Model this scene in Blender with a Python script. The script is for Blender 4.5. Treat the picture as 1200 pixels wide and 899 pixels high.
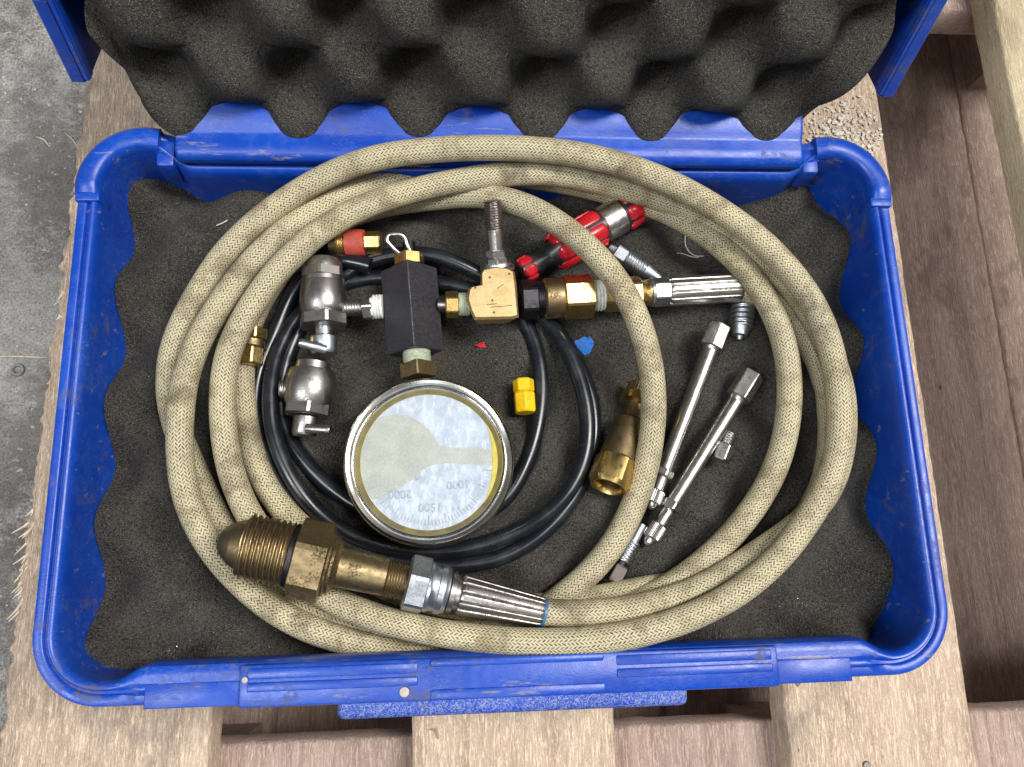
import bpy, bmesh, math, random
import numpy as np
from mathutils import Vector, Matrix, noise as mnoise

random.seed(7); rng = np.random.default_rng(7)
sc = bpy.context.scene
for o in list(bpy.data.objects): bpy.data.objects.remove(o)
COL = sc.collection
R = math.radians

# ------------------------------------------------------------------ camera
ZR = 0.346                       # height of the case rim above the concrete floor
F = 930.0                        # focal length in photo pixels (1200 wide)
CL = np.array([-0.0247767, -0.08087095, 0.35895096 + ZR])
CE = (R(13.305), R(-4.163), R(-1.597))
cd = bpy.data.cameras.new('camera'); cam = bpy.data.objects.new('camera', cd); COL.objects.link(cam)
cam.location = CL; cam.rotation_euler = CE
cd.sensor_width = 36; cd.lens = F / 1200 * 36; cd.clip_start = 0.01; cd.clip_end = 50
sc.camera = cam

# ------------------------------------------------------------------ light
w = bpy.data.worlds.new('World'); sc.world = w; w.use_nodes = True
w.node_tree.nodes['Background'].inputs[0].default_value = (0.86, 0.93, 1.0, 1)
w.node_tree.nodes['Background'].inputs[1].default_value = 0.11
def lamp(name, loc, tgt, sx, sy, power, col=(1, .97, .93)):
    l = bpy.data.lights.new(name, 'AREA'); l.shape = 'RECTANGLE'; l.size = sx; l.size_y = sy
    l.energy = power; l.color = col
    o = bpy.data.objects.new(name, l); COL.objects.link(o); o.location = loc
    d = Vector(tgt) - Vector(loc); o.rotation_euler = d.to_track_quat('-Z', 'Y').to_euler()
    return o
T0 = (0, 0, ZR)
lamp('ceiling_lamp', (1.55, 0.25, 3.24), T0, 0.8, 1.9, 140)
lamp('ceiling_lamp', (-1.6, -0.8, 3.14), T0, 0.5, 1.6, 60, (.95, .98, 1))
lamp('ceiling_lamp', (-0.25, -1.9, 3.34), T0, 0.35, 1.5, 16, (.97, .98, 1))
sc.view_settings.view_transform = 'Standard'; sc.view_settings.look = 'None'
sc.view_settings.exposure = 0.06; sc.view_settings.gamma = 1
sc.render.resolution_x = 1024; sc.render.resolution_y = 767
sc.render.engine = 'CYCLES'

# ------------------------------------------------------------------ survey helpers
_m = np.array(cam.rotation_euler.to_matrix())
def P(u, v, h):
    """point of the place seen at photo pixel u, v that lies h metres above the case rim"""
    d = _m @ np.array([(u - 600) / F, -(v - 449.5) / F, -1.0])
    return CL + d * ((ZR + h) - CL[2]) / d[2]
def S(p):
    """metres per photo pixel at point p"""
    return -(_m.T @ (np.asarray(p) - CL))[2] / F

# ------------------------------------------------------------------ node helpers
class NT:
    def __init__(s, name):
        m = bpy.data.materials.new(name); m.use_nodes = True; s.mat = m; s.t = m.node_tree
        s.b = s.t.nodes['Principled BSDF']
    def n(s, typ, **kw):
        x = s.t.nodes.new(typ)
        for k, v in kw.items(): setattr(x, k, v)
        return x
    def put(s, sock, v):
        if isinstance(v, bpy.types.NodeSocket): s.t.links.new(v, sock)
        elif v is not None:
            if hasattr(sock, 'default_value') and hasattr(sock.default_value, '__len__') and not hasattr(v, '__len__'): v = (v,) * 3
            if sock.type == 'RGBA' and len(v) == 3: v = (*v, 1)
            sock.default_value = v
    def m(s, op, a, b=None, c=None):
        x = s.n('ShaderNodeMath', operation=op)
        for i, v in enumerate((a, b, c)):
            if v is not None: s.put(x.inputs[i], v)
        return x.outputs[0]
    def obj(s, scale=(1, 1, 1), rnd=0):
        tc = s.n('ShaderNodeTexCoord').outputs['Object']
        mp = s.n('ShaderNodeMapping'); s.put(mp.inputs['Vector'], tc); mp.inputs['Scale'].default_value = scale
        if rnd:
            oi = s.n('ShaderNodeObjectInfo').outputs['Random']
            cb = s.n('ShaderNodeCombineXYZ'); r = s.m('MULTIPLY', oi, rnd)
            for i in range(3): s.put(cb.inputs[i], r)
            s.put(mp.inputs['Location'], cb.outputs[0])
        return mp.outputs[0]
    def noise(s, vec, scale, detail=4, rough=.55, dist=0):
        x = s.n('ShaderNodeTexNoise'); s.put(x.inputs['Vector'], vec); x.inputs['Scale'].default_value = scale
        x.inputs['Detail'].default_value = detail; x.inputs['Roughness'].default_value = rough
        x.inputs['Distortion'].default_value = dist
        return x.outputs['Fac']
    def vor(s, vec, scale, feature='F1', out='Distance'):
        x = s.n('ShaderNodeTexVoronoi', feature=feature); s.put(x.inputs['Vector'], vec); x.inputs['Scale'].default_value = scale
        return x.outputs[out]
    def white(s, vec):
        x = s.n('ShaderNodeTexWhiteNoise'); s.put(x.inputs['Vector'], vec); return x.outputs['Value']
    def step(s, f, lo, hi):
        x = s.n('ShaderNodeMapRange', interpolation_type='SMOOTHSTEP'); s.put(x.inputs[0], f)
        x.inputs[1].default_value = lo; x.inputs[2].default_value = hi
        return x.outputs[0]
    def rng(s, f, lo, hi, a, b):
        x = s.n('ShaderNodeMapRange'); s.put(x.inputs[0], f)
        for i, v in enumerate((lo, hi, a, b)): x.inputs[i + 1].default_value = v
        return x.outputs[0]
    def mix(s, f, a, b, blend='MIX'):
        x = s.n('ShaderNodeMix', data_type='RGBA', blend_type=blend); s.put(x.inputs[0], f)
        s.put(x.inputs[6], a); s.put(x.inputs[7], b); return x.outputs[2]
    def bump(s, h, strength=.5, dist=.001):
        x = s.n('ShaderNodeBump'); s.put(x.inputs['Height'], h)
        x.inputs['Strength'].default_value = strength; x.inputs['Distance'].default_value = dist
        return x.outputs[0]
    def done(s, col=None, rough=None, metal=None, nrm=None, **kw):
        s.put(s.b.inputs['Base Color'], col); s.put(s.b.inputs['Roughness'], rough)
        s.put(s.b.inputs['Metallic'], metal); s.put(s.b.inputs['Normal'], nrm)
        for k, v in kw.items(): s.put(s.b.inputs[k.replace('_', ' ')], v)
        return s.mat

def metal(name, c1, c2, rough=.28, dark=.25, scale=260, bump=.05):
    n = NT(name); v = n.obj(rnd=3)
    a = n.noise(v, scale, 5, .6); b = n.noise(v, scale * 4.5, 3); g = n.noise(v, scale * .35, 3)
    col = n.mix(n.step(a, .35, .7), c1, c2)
    grime = n.step(n.m('MULTIPLY', g, b), .24, .40)
    col = n.mix(n.m('MULTIPLY', grime, dark), col, tuple(x * .22 for x in c2))
    ro = n.m('ADD', n.rng(a, .3, .7, rough * .75, rough * 1.35), n.m('MULTIPLY', grime, .18))
    return n.done(col, ro, 1.0, n.bump(b, bump, .0003))
def plain(name, c1, c2, rough=.45, scale=300, bump=.15, **kw):
    n = NT(name); v = n.obj(rnd=3); a = n.noise(v, scale, 5, .6); b = n.noise(v, scale * 5, 3)
    return n.done(n.mix(n.step(a, .38, .68), c1, c2), n.rng(a, .3, .7, rough * .8, rough * 1.25), 0, n.bump(b, bump, .0003), **kw)

M = {}
M['chrome'] = metal('nickel_plate', (.62, .60, .57), (.44, .42, .40), .30, .55)
M['steel'] = metal('dull_steel', (.44, .42, .40), (.28, .26, .25), .33, .6)
M['dark_steel'] = metal('browned_steel', (.30, .26, .25), (.20, .17, .16), .33, .5)
M['zinc'] = metal('zinc_plate', (.52, .55, .58), (.40, .43, .46), .36, .5)
M['brass'] = metal('brass', (.72, .53, .21), (.52, .36, .13), .30, .6)
M['old_brass'] = metal('aged_brass', (.33, .25, .135), (.22, .165, .09), .42, .8)
def mk_tee():
    n = NT('milled_brass'); v = n.obj()
    w = n.n('ShaderNodeTexWave', bands_direction='DIAGONAL'); n.put(w.inputs['Vector'], n.obj((1, 1, 0))); w.inputs['Scale'].default_value = 430
    w.inputs['Distortion'].default_value = 3; w.inputs['Detail'].default_value = 3
    a = n.noise(v, 200, 5, .65)
    col = n.mix(n.step(a, .38, .66), (.68, .53, .29), (.56, .42, .21))
    col = n.mix(n.m('MULTIPLY', n.step(w.outputs['Fac'], .55, .85), .5), col, (.60, .42, .16))
    return n.done(col, .48, 1.0, n.bump(w.outputs['Fac'], .25, .0003))
M['tee_brass'] = mk_tee()
M['black_oxide'] = metal('black_oxide', (.075, .07, .075), (.045, .042, .05), .38, .4)
M['anodised'] = plain('black_anodised', (.022, .021, .027), (.036, .034, .042), .42, 700, .25)
M['worn_edge'] = metal('worn_edge', (.75, .75, .78), (.2, .2, .22), .35, .6, 900)
M['tape'] = plain('thread_tape', (.70, .70, .66), (.50, .52, .46), .6, 500, .5)
M['green_tape'] = plain('stained_thread_tape', (.40, .45, .33), (.28, .31, .22), .6, 600, .5)
M['red'] = plain('red_plastic', (.52, .012, .022), (.40, .010, .016), .24, 200, .05)
M['dull_red'] = plain('red_band', (.42, .06, .035), (.30, .045, .03), .55, 400, .4)
M['black_plastic'] = plain('black_plastic', (.016, .017, .02), (.028, .03, .034), .34, 300, .1)
M['yellow'] = plain('yellow_plastic', (.78, .50, .006), (.66, .40, .004), .38, 500, .15)
M['blue_scrap'] = plain('blue_scrap', (.012, .16, .62), (.02, .22, .75), .55, 500, .5)
M['blue_ring'] = plain('blue_ring', (.02, .12, .30), (.03, .16, .36), .4)
M['fibre'] = plain('fibre', (.62, .58, .50), (.5, .46, .4), .8)
M['fleck'] = plain('fleck', (.66, .62, .54), (.30, .23, .16), .7, 420)
M['filing'] = metal('filing', (.85, .86, .9), (.7, .7, .75), .2, .1)
n_ = NT('stainless_bezel'); M['bezel'] = n_.done(n_.mix(n_.step(n_.noise(n_.obj(), 60, 3), .4, .65), (.66, .64, .60), (.54, .52, .48)), n_.rng(n_.noise(n_.obj(), 40, 3), .3, .7, .15, .26), 1.0)
M['gold'] = plain('amber_seal', (.17, .135, .055), (.25, .20, .06), .4, 160)
M['print'] = plain('dial_print', (.29, .32, .40), (.46, .50, .57), .6, 500)
M['mark'] = plain('punch_mark', (.10, .07, .03), (.16, .11, .05), .6, 900)
M['rivet'] = plain('rivet', (.46, .42, .36), (.34, .30, .26), .5, 900)

def mk_rubber():
    n = NT('black_rubber'); v = n.obj()
    a = n.noise(v, 90, 4); b = n.noise(v, 900, 3)
    col = n.mix(n.step(a, .45, .75), (.008, .010, .014), (.018, .022, .026))
    return n.done(col, n.rng(a, .3, .7, .20, .34), 0, n.bump(b, .04, .0003))
M['rubber'] = mk_rubber()

def mk_blue(name, wear=0.0):
    n = NT(name); v = n.obj()
    a = n.noise(v, 26, 4); b = n.noise(v, 170, 6, .7); fine = n.noise(v, 1300, 3)
    scr = n.noise(n.obj((1, 6, 3)), 130, 4, .6, 1.2)
    col = n.mix(n.step(a, .35, .7), (.0010, .042, .345), (.0016, .058, .42))
    chalk = n.m('MULTIPLY', n.step(b, .48, .66), n.step(a, .40, .56))
    col = n.mix(n.m('MULTIPLY', chalk, .30), col, (.04, .11, .37))
    line = n.m('LESS_THAN', n.m('ABSOLUTE', n.m('SUBTRACT', scr, .5)), .009)
    line = n.m('MULTIPLY', line, n.step(n.noise(v, 40, 3), .44, .56))
    col = n.mix(n.m('MULTIPLY', line, .4), col, (.15, .22, .46))
    d1 = n.noise(v, 38, 7, .72, .6)
    dirt = n.m('MULTIPLY', n.step(d1, .53, .66), n.step(b, .42, .58))
    col = n.mix(n.m('MULTIPLY', dirt, .62), col, (.10, .085, .075))
    smear = n.step(n.noise(n.obj((.35, 2.5, 2)), 60, 6, .7), .615, .66)
    col = n.mix(n.m('MULTIPLY', smear, .55), col, (.27, .22, .17))
    ro = n.rng(b, .3, .7, .28, .44)
    hgt = fine
    if wear:
        w1 = n.noise(v, 620, 2, .5, 1.2); w2 = n.m('ABSOLUTE', n.m('SUBTRACT', w1, .5))
        sep = n.n('ShaderNodeSeparateXYZ'); n.put(sep.inputs[0], v)
        band = n.step(sep.outputs[1], -.1318, -.1345)
        worn = n.m('MULTIPLY', n.m('SUBTRACT', 1, n.step(w2, .02, .05)), n.m('SUBTRACT', 1, band) if False else band)
        col = n.mix(n.m('MULTIPLY', worn, .62), col, (.34, .36, .42))
        hgt = n.m('ADD', fine, n.m('MULTIPLY', n.step(w2, 0, .06), 1.5)); ro = .6
    ro2 = n.m('ADD', ro, n.m('MULTIPLY', dirt, .3))
    return n.done(col, ro2, 0, n.bump(hgt, .12, .0006))
M['blue'] = mk_blue('blue_plastic'); M['blue_worn'] = mk_blue('worn_blue_plastic', 1)

def mk_foam():
    n = NT('charcoal_foam'); v = n.obj()
    a = n.noise(v, 24, 4); f = n.noise(v, 1900, 2, .8); g = n.noise(v, 800, 3, .7); c = n.vor(v, 1300); big = n.noise(v, 70, 4, .6)
    col = n.mix(n.step(a, .35, .68), (.046, .0415, .0355), (.075, .068, .058))
    col = n.mix(n.m('MULTIPLY', n.step(big, .5, .68), .5), col, (.110, .100, .085))
    col = n.mix(n.step(f, .50, .66), col, (.20, .19, .168))
    col = n.mix(n.m('MULTIPLY', n.step(g, .50, .36), .7), col, (.011, .0105, .010))
    cell = n.vor(v, 800, out='Color'); sp = n.n('ShaderNodeSeparateColor'); n.put(sp.inputs[0], cell)
    spark = n.m('MULTIPLY', n.m('GREATER_THAN', sp.outputs[0], .955), n.m('LESS_THAN', n.vor(v, 800), .22))
    col = n.mix(n.m('MULTIPLY', spark, n.rng(sp.outputs[1], 0, 1, .05, .6)), col, (.46, .48, .50))
    h = n.m('ADD', n.m('MULTIPLY', f, 1.2), n.m('ADD', n.m('MULTIPLY', g, 1.0), n.m('MULTIPLY', c, .6)))
    return n.done(col, .88, 0, n.bump(h, 1.0, .0013), Specular_IOR_Level=.2)
M['foam'] = mk_foam()

def mk_braid():
    n = NT('braided_cover'); uv = n.n('ShaderNodeUVMap').outputs[0]
    sp = n.n('ShaderNodeSeparateXYZ'); n.put(sp.inputs[0], uv)
    N = 26.0; pitch = .0019
    a = n.m('MULTIPLY', sp.outputs[0], N); row = n.m('FLOOR', a); fa = n.m('SUBTRACT', n.m('FRACT', a), .5)
    par = n.m('SUBTRACT', n.m('MULTIPLY', n.m('MODULO', row, 2.0), 2.0), 1.0)
    ov = n.obj()
    wob = n.m('MULTIPLY', n.m('SUBTRACT', n.noise(ov, 300, 2), .5), .5)
    b = n.m('ADD', n.m('DIVIDE', sp.outputs[1], pitch), n.m('MULTIPLY', n.m('MULTIPLY', fa, par), .85))
    b = n.m('ADD', b, n.m('ADD', wob, n.m('MULTIPLY', row, .5)))
    fb = n.m('SUBTRACT', n.m('FRACT', b), .5)
    d1 = n.m('DIVIDE', n.m('ABSOLUTE', fb), .24); d2 = n.m('DIVIDE', n.m('ABSOLUTE', fa), .44)
    d = n.m('SQRT', n.m('ADD', n.m('MULTIPLY', d1, d1), n.m('MULTIPLY', d2, d2)))
    soft = n.noise(ov, 700, 2)
    cc = n.n('ShaderNodeCombineXYZ'); n.put(cc.inputs[0], row); n.put(cc.inputs[1], n.m('FLOOR', b)); rnd = n.white(cc.outputs[0])
    slit = n.m('SUBTRACT', 1, n.step(n.m('ADD', d, n.m('MULTIPLY', n.m('SUBTRACT', soft, .5), 1.1)), .45, 1.2))
    slit = n.m('MULTIPLY', slit, n.rng(rnd, 0, 1, .6, 1.0))
    big = n.noise(ov, 14, 5, .6); mid = n.noise(ov, 70, 6, .68); blot = n.noise(ov, 34, 4, .6)
    col = n.mix(n.step(big, .36, .64), (.53, .46, .28), (.45, .395, .255))
    col = n.mix(n.m('MULTIPLY', n.step(n.noise(ov, 1600, 3, .7), .42, .62), .45), col, (.66, .60, .42))
    col = n.mix(n.m('MULTIPLY', n.step(mid, .46, .64), .72), col, (.25, .20, .12))
    col = n.mix(n.m('MULTIPLY', n.step(blot, .58, .72), .6), col, (.085, .065, .048))
    gapc = n.mix(n.step(mid, .4, .65), (.045, .035, .022), (.085, .066, .04))
    col = n.mix(n.m('MULTIPLY', slit, .97), col, gapc)
    h = n.m('ADD', n.m('SUBTRACT', 1, slit), n.m('MULTIPLY', n.noise(ov, 2500, 2), .35))
    return n.done(col, n.rng(mid, .3, .7, .5, .7), 0, n.bump(h, .8, .0006), Specular_IOR_Level=.4)
M['braid'] = mk_braid()

def mk_wood(name, c1, c2, c3, stain, fuzzy=.5):
    n = NT(name); v = n.obj(rnd=2.0)
    def st(x, y, z):
        mp = n.n('ShaderNodeMapping'); n.put(mp.inputs['Vector'], v); mp.inputs['Scale'].default_value = (x, y, z); return mp.outputs[0]
    grain = n.noise(st(60, 3.2, 60), 1, 6, .6, 1.0); fibre = n.noise(st(1050, 130, 1050), 1, 4, .65, .5); f2 = n.noise(st(520, 42, 520), 1, 5, .7, .8)
    big = n.noise(st(9, 5, 9), 1, 4); saw = n.noise(st(240, 12, 240), 1, 5, .65); fz = n.noise(st(1900, 700, 1900), 1, 3, .7); tone = n.noise(st(16, 6, 16), 1, 5, .6, .6)
    lite = tuple(min(1, x * 1.42 + .03) for x in c1)
    col = n.mix(n.step(grain, .36, .64), c1, c2)
    col = n.mix(n.m('MULTIPLY', n.step(saw, .48, .62), .75), col, c3)
    col = n.mix(n.m('MULTIPLY', n.step(tone, .46, .66), .35), col, tuple(x * .66 for x in c2))
    col = n.mix(n.m('MULTIPLY', n.step(f2, .46, .35), .40), col, tuple(x * .50 for x in c2))
    col = n.mix(n.m('MULTIPLY', n.step(fibre, .51, .61), fuzzy), col, lite)
    col = n.mix(n.m('MULTIPLY', n.step(fz, .53, .64), fuzzy * .55), col, lite)
    col = n.mix(n.m('MULTIPLY', n.step(fz, .46, .35), .32), col, tuple(x * .52 for x in c2))
    dk = n.noise(st(26, 15, 26), 1, 6, .7)
    col = n.mix(n.m('MULTIPLY', n.m('MULTIPLY', n.step(dk, .50, .62), n.step(big, .42, .55)), .45), col, stain)
    pv = n.n('ShaderNodeTexVoronoi'); n.put(pv.inputs['Vector'], st(52, 33, 52)); pv.inputs['Scale'].default_value = 1
    pc = n.n('ShaderNodeSeparateColor'); n.put(pc.inputs[0], pv.outputs['Color'])
    pit = n.m('LESS_THAN', n.m('ADD', pv.outputs['Distance'], n.m('MULTIPLY', fz, .07)), n.m('MULTIPLY', n.step(pc.outputs[0], .55, 1.0), .13))
    col = n.mix(n.m('MULTIPLY', pit, .7), col, tuple(x * .2 for x in c2))
    h = n.m('ADD', n.m('MULTIPLY', fibre, 1.0), n.m('ADD', n.m('MULTIPLY', saw, .7), n.m('ADD', n.m('MULTIPLY', f2, .8), n.m('MULTIPLY', fz, .5))))
    return n.done(col, .82, 0, n.bump(h, .9, .0016), Specular_IOR_Level=.2)
M['wood'] = mk_wood('deck_timber', (.64, .50, .375), (.55, .415, .31), (.45, .33, .24), (.15, .135, .13), .75)
M['wood_pale'] = mk_wood('pale_timber', (.70, .59, .40), (.60, .49, .32), (.50, .39, .24), (.30, .24, .16), .35)
M['wood_dark'] = mk_wood('brown_timber', (.50, .375, .315), (.43, .31, .26), (.34, .235, .195), (.14, .095, .08), .6)
M['splinter'] = plain('splinter_timber', (.74, .65, .50), (.58, .48, .34), .8, 300, .4)

def mk_concrete():
    n = NT('concrete'); v = n.obj()
    a = n.noise(v, 4.5, 6, .65, .4); b = n.noise(v, 60, 6, .72); c = n.noise(v, 480, 4, .75); d = n.noise(v, 170, 5, .7, .6)
    col = n.mix(n.step(a, .38, .60), (.20, .187, .175), (.37, .352, .333))
    col = n.mix(n.m('MULTIPLY', n.step(b, .42, .60), .6), col, (.52, .50, .48))
    col = n.mix(n.m('MULTIPLY', n.step(c, .50, .62), .55), col, (.62, .61, .60))
    col = n.mix(n.m('MULTIPLY', n.step(c, .48, .36), .55), col, (.075, .07, .066))
    st = n.m('ADD', n.m('MULTIPLY', n.noise(v, 6, 6, .7), .6), n.m('MULTIPLY', n.noise(v, 22, 5, .7), .4))
    col = n.mix(n.m('MULTIPLY', n.step(st, .46, .58), .62), col, (.095, .082, .074))
    col = n.mix(n.m('MULTIPLY', n.step(d, .60, .67), .7), col, (.62, .63, .64))
    col = n.mix(n.m('MULTIPLY', n.step(d, .36, .30), .6), col, (.05, .042, .038))
    return n.done(col, .82, 0, n.bump(n.m('ADD', n.m('ADD', b, c), d), .7, .002))
M['concrete'] = mk_concrete()

def mk_dial(name, c1, c2, c3):
    n = NT(name); v = n.obj()
    a = n.noise(v, 70, 6, .65); s = n.noise(n.obj((1, .35, 1)), 420, 4, .7); f = n.noise(v, 1600, 2)
    col = n.mix(n.step(a, .36, .66), c1, c2)
    col = n.mix(n.m('MULTIPLY', n.step(s, .50, .70), .7), col, c3)
    col = n.mix(n.m('MULTIPLY', n.step(f, .6, .72), .4), col, tuple(x * .6 for x in c1))
    return n.done(col, .55, 0, n.bump(s, .3, .0004))
def mk_face():
    n = NT('fogged_dial'); v = n.obj()
    a = n.noise(v, 75, 6, .65); s_ = n.noise(n.obj((1, .4, 1)), 430, 4, .7); f = n.noise(v, 1500, 3, .7); e = n.noise(v, 260, 4, .7)
    fog = n.mix(n.step(a, .38, .62), (.47, .52, .60), (.36, .41, .50))
    fog = n.mix(n.m('MULTIPLY', n.step(s_, .46, .62), .65), fog, (.62, .65, .70))
    film = n.mix(n.step(a, .4, .6), (.42, .43, .395), (.36, .37, .34)); film = n.mix(n.m('MULTIPLY', n.step(f, .5, .62), .5), film, (.53, .54, .515))
    at = n.n('ShaderNodeAttribute', attribute_name='stain').outputs['Fac']
    m = n.step(n.m('ADD', at, n.m('MULTIPLY', n.m('SUBTRACT', e, .5), .5)), .36, .64)
    col = n.mix(m, fog, film)
    rim = n.m('MULTIPLY', n.m('SUBTRACT', 1, n.m('ABSOLUTE', n.m('SUBTRACT', n.m('MULTIPLY', m, 2), 1))), .35)
    col = n.mix(rim, col, (.33, .36, .42))
    col = n.mix(n.m('MULTIPLY', n.step(f, .44, .34), .4), col, (.30, .33, .38))
    return n.done(col, .5, 0, n.bump(s_, .3, .0004))
M['dial'] = mk_face()
M['yellow_stain'] = plain('yellow_stain', (.50, .42, .03), (.62, .50, .10), .4, 200)
def mk_glass():
    n = NT('gauge_crystal'); t = n.t
    tr = n.n('ShaderNodeBsdfTransparent'); tr.inputs[0].default_value = (.96, .97, .96, 1)
    gl = n.n('ShaderNodeBsdfGlossy'); gl.inputs['Roughness'].default_value = .07
    fr = n.n('ShaderNodeFresnel'); fr.inputs[0].default_value = 1.45
    mx = n.n('ShaderNodeMixShader'); n.put(mx.inputs[0], fr.outputs[0]); n.put(mx.inputs[1], tr.outputs[0]); n.put(mx.inputs[2], gl.outputs[0])
    n.put(t.nodes['Material Output'].inputs[0], mx.outputs[0]); return n.mat
M['glass'] = mk_glass()

# ------------------------------------------------------------------ object helpers
ORG = {}
def thing(name, label, cat, loc, group=None):
    o = bpy.data.objects.new(name, None); COL.objects.link(o); o.location = loc; o.empty_display_size = .01
    o['label'] = label; o['category'] = cat
    if group: o['group'] = group
    ORG[o] = np.array(loc, float); return o
def mesh(name, V, Fc, mat, parent=None, loc=None, uv=None, sharp=35, label=None, cat=None, group=None, kind=None, smooth=True):
    V = np.asarray(V, float).reshape(-1, 3)
    org = ORG[parent] if parent is not None else np.array(loc if loc is not None else (0, 0, 0), float)
    me = bpy.data.meshes.new(name); me.from_pydata((V - org).tolist(), [], [tuple(int(i) for i in f) for f in Fc])
    if uv is not None:
        l = me.uv_layers.new(name='UVMap'); idx = np.empty(len(me.loops), int); me.loops.foreach_get('vertex_index', idx)
        if len(uv) == len(me.loops): l.data.foreach_set('uv', np.asarray(uv, float).ravel())
        else: l.data.foreach_set('uv', np.asarray(uv, float)[idx].ravel())
    if smooth:
        me.shade_smooth()
        if sharp: me.set_sharp_from_angle(angle=R(sharp))
    me.materials.append(M[mat] if isinstance(mat, str) else mat)
    o = bpy.data.objects.new(name, me); COL.objects.link(o)
    if parent is not None: o.parent = parent
    else: o.location = org
    ORG[o] = org
    for k, v in (('label', label), ('category', cat), ('group', group), ('kind', kind)):
        if v: o[k] = v
    return o
def grid_faces(nu, nv, cu=False, cv=False, off=0):
    f = []
    for i in range(nu if cu else nu - 1):
        for j in range(nv if cv else nv - 1):
            a = i * nv + j; b = ((i + 1) % nu) * nv + j; c = ((i + 1) % nu) * nv + (j + 1) % nv; d = i * nv + (j + 1) % nv
            f.append((off + a, off + b, off + c, off + d))
    return f
def frame(a, b):
    z = (b - a) / np.linalg.norm(b - a)
    up = np.array([0, 0, 1.0]) if abs(z[2]) < .95 else np.array([0, 1.0, 0])
    x = np.cross(up, z); x /= np.linalg.norm(x); y = np.cross(z, x); return x, y, z

class Axis:
    """a straight fitting: stations are photo-pixel distances along A->B, radii are pixels too"""
    def __init__(s, A, B):
        s.a = P(A[0], A[1], A[2]); s.b = P(B[0], B[1], B[2])
        s.px = math.hypot(B[0] - A[0], B[1] - A[1]); s.x, s.y, s.z = frame(s.a, s.b)
    def at(s, d): return s.a + (s.b - s.a) * (d / s.px)
    def r(s, d, r): return r * S(s.at(d))
    def rings(s, st, seg, rot=0, shape=None):
        V = []
        for d, r in st:
            c = s.at(d); rr = s.r(d, r)
            for k in range(seg):
                t = rot + 2 * math.pi * k / seg
                q = rr * (shape(k, seg) if shape else 1)
                V.append(c + q * (math.cos(t) * s.x + math.sin(t) * s.y))
        return V
    def lathe(s, name, st, mat, parent, seg=36, cap=True, shape=None, sharp=35, **kw):
        V = s.rings(st, seg, 0, shape); n = len(st); Fc = []
        for i in range(n - 1):
            for k in range(seg): Fc.append((i * seg + k, i * seg + (k + 1) % seg, (i + 1) * seg + (k + 1) % seg, (i + 1) * seg + k))
        if cap:
            Fc.append(tuple(range(seg))[::-1]); Fc.append(tuple((n - 1) * seg + k for k in range(seg)))
        sink(s, st)
        return mesh(name, V, Fc, mat, parent, sharp=sharp, **kw)
    def thread(s, name, d0, d1, r, mat, parent, n=7, depth=.12, **kw):
        p = (d1 - d0) / n; seg = 32; k = n * 8 + 1; V = []
        for i in range(k):
            d = d0 + (d1 - d0) * i / (k - 1); c = s.at(d); edge = min(1, i / 3, (k - 1 - i) / 3)
            for j in range(seg):
                ph = ((d - d0) / p - j / seg) % 1.0; q = min(1, max(0, 1.35 - abs(ph - .5) * 3.6)); t = 2 * math.pi * j / seg
                rr = s.r(d, r * (1 - depth + depth * q * (.35 + .65 * edge))); V.append(c + rr * (math.cos(t) * s.x + math.sin(t) * s.y))
        Fc = []
        for i in range(k - 1):
            for j in range(seg): Fc.append((i * seg + j, i * seg + (j + 1) % seg, (i + 1) * seg + (j + 1) % seg, (i + 1) * seg + j))
        Fc += [tuple(range(seg))[::-1], tuple((k - 1) * seg + j for j in range(seg))]
        sink(s, [(d0, r), (d1, r)])
        return mesh(name, V, Fc, mat, parent, sharp=50, **kw)
    def hexa(s, name, d0, d1, r, mat, parent, rot=0, ch=.09, sides=6, **kw):
        L = d1 - d0; V = []; e = .07 if sides == 6 else .05
        st = [(d0, r * .87), (d0 + L * ch, r * .985), (d1 - L * ch, r * .985), (d1, r * .87)]
        for d, q in st:
            c = s.at(d); rr = s.r(d, q)
            for k in range(sides):
                for sg in (-1, 1):
                    t = rot + 2 * math.pi * k / sides + sg * e
                    V.append(c + rr * (math.cos(t) * s.x + math.sin(t) * s.y))
        m = sides * 2; Fc = []
        for i in range(3):
            for k in range(m): Fc.append((i * m + k, i * m + (k + 1) % m, (i + 1) * m + (k + 1) % m, (i + 1) * m + k))
        Fc.append(tuple(range(m))[::-1]); Fc.append(tuple(3 * m + k for k in range(m)))
        sink(s, st)
        return mesh(name, V, Fc, mat, parent, sharp=12, **kw)
SINK = []
def sink(ax, st):
    for (d0, r0), (d1, r1) in zip(st[:-1], st[1:]):
        for t in np.linspace(0, 1, max(2, int(abs(d1 - d0) / 4) + 1)):
            d = d0 + (d1 - d0) * t; SINK.append((*ax.at(d), ax.r(d, r0 + (r1 - r0) * t)))
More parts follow.
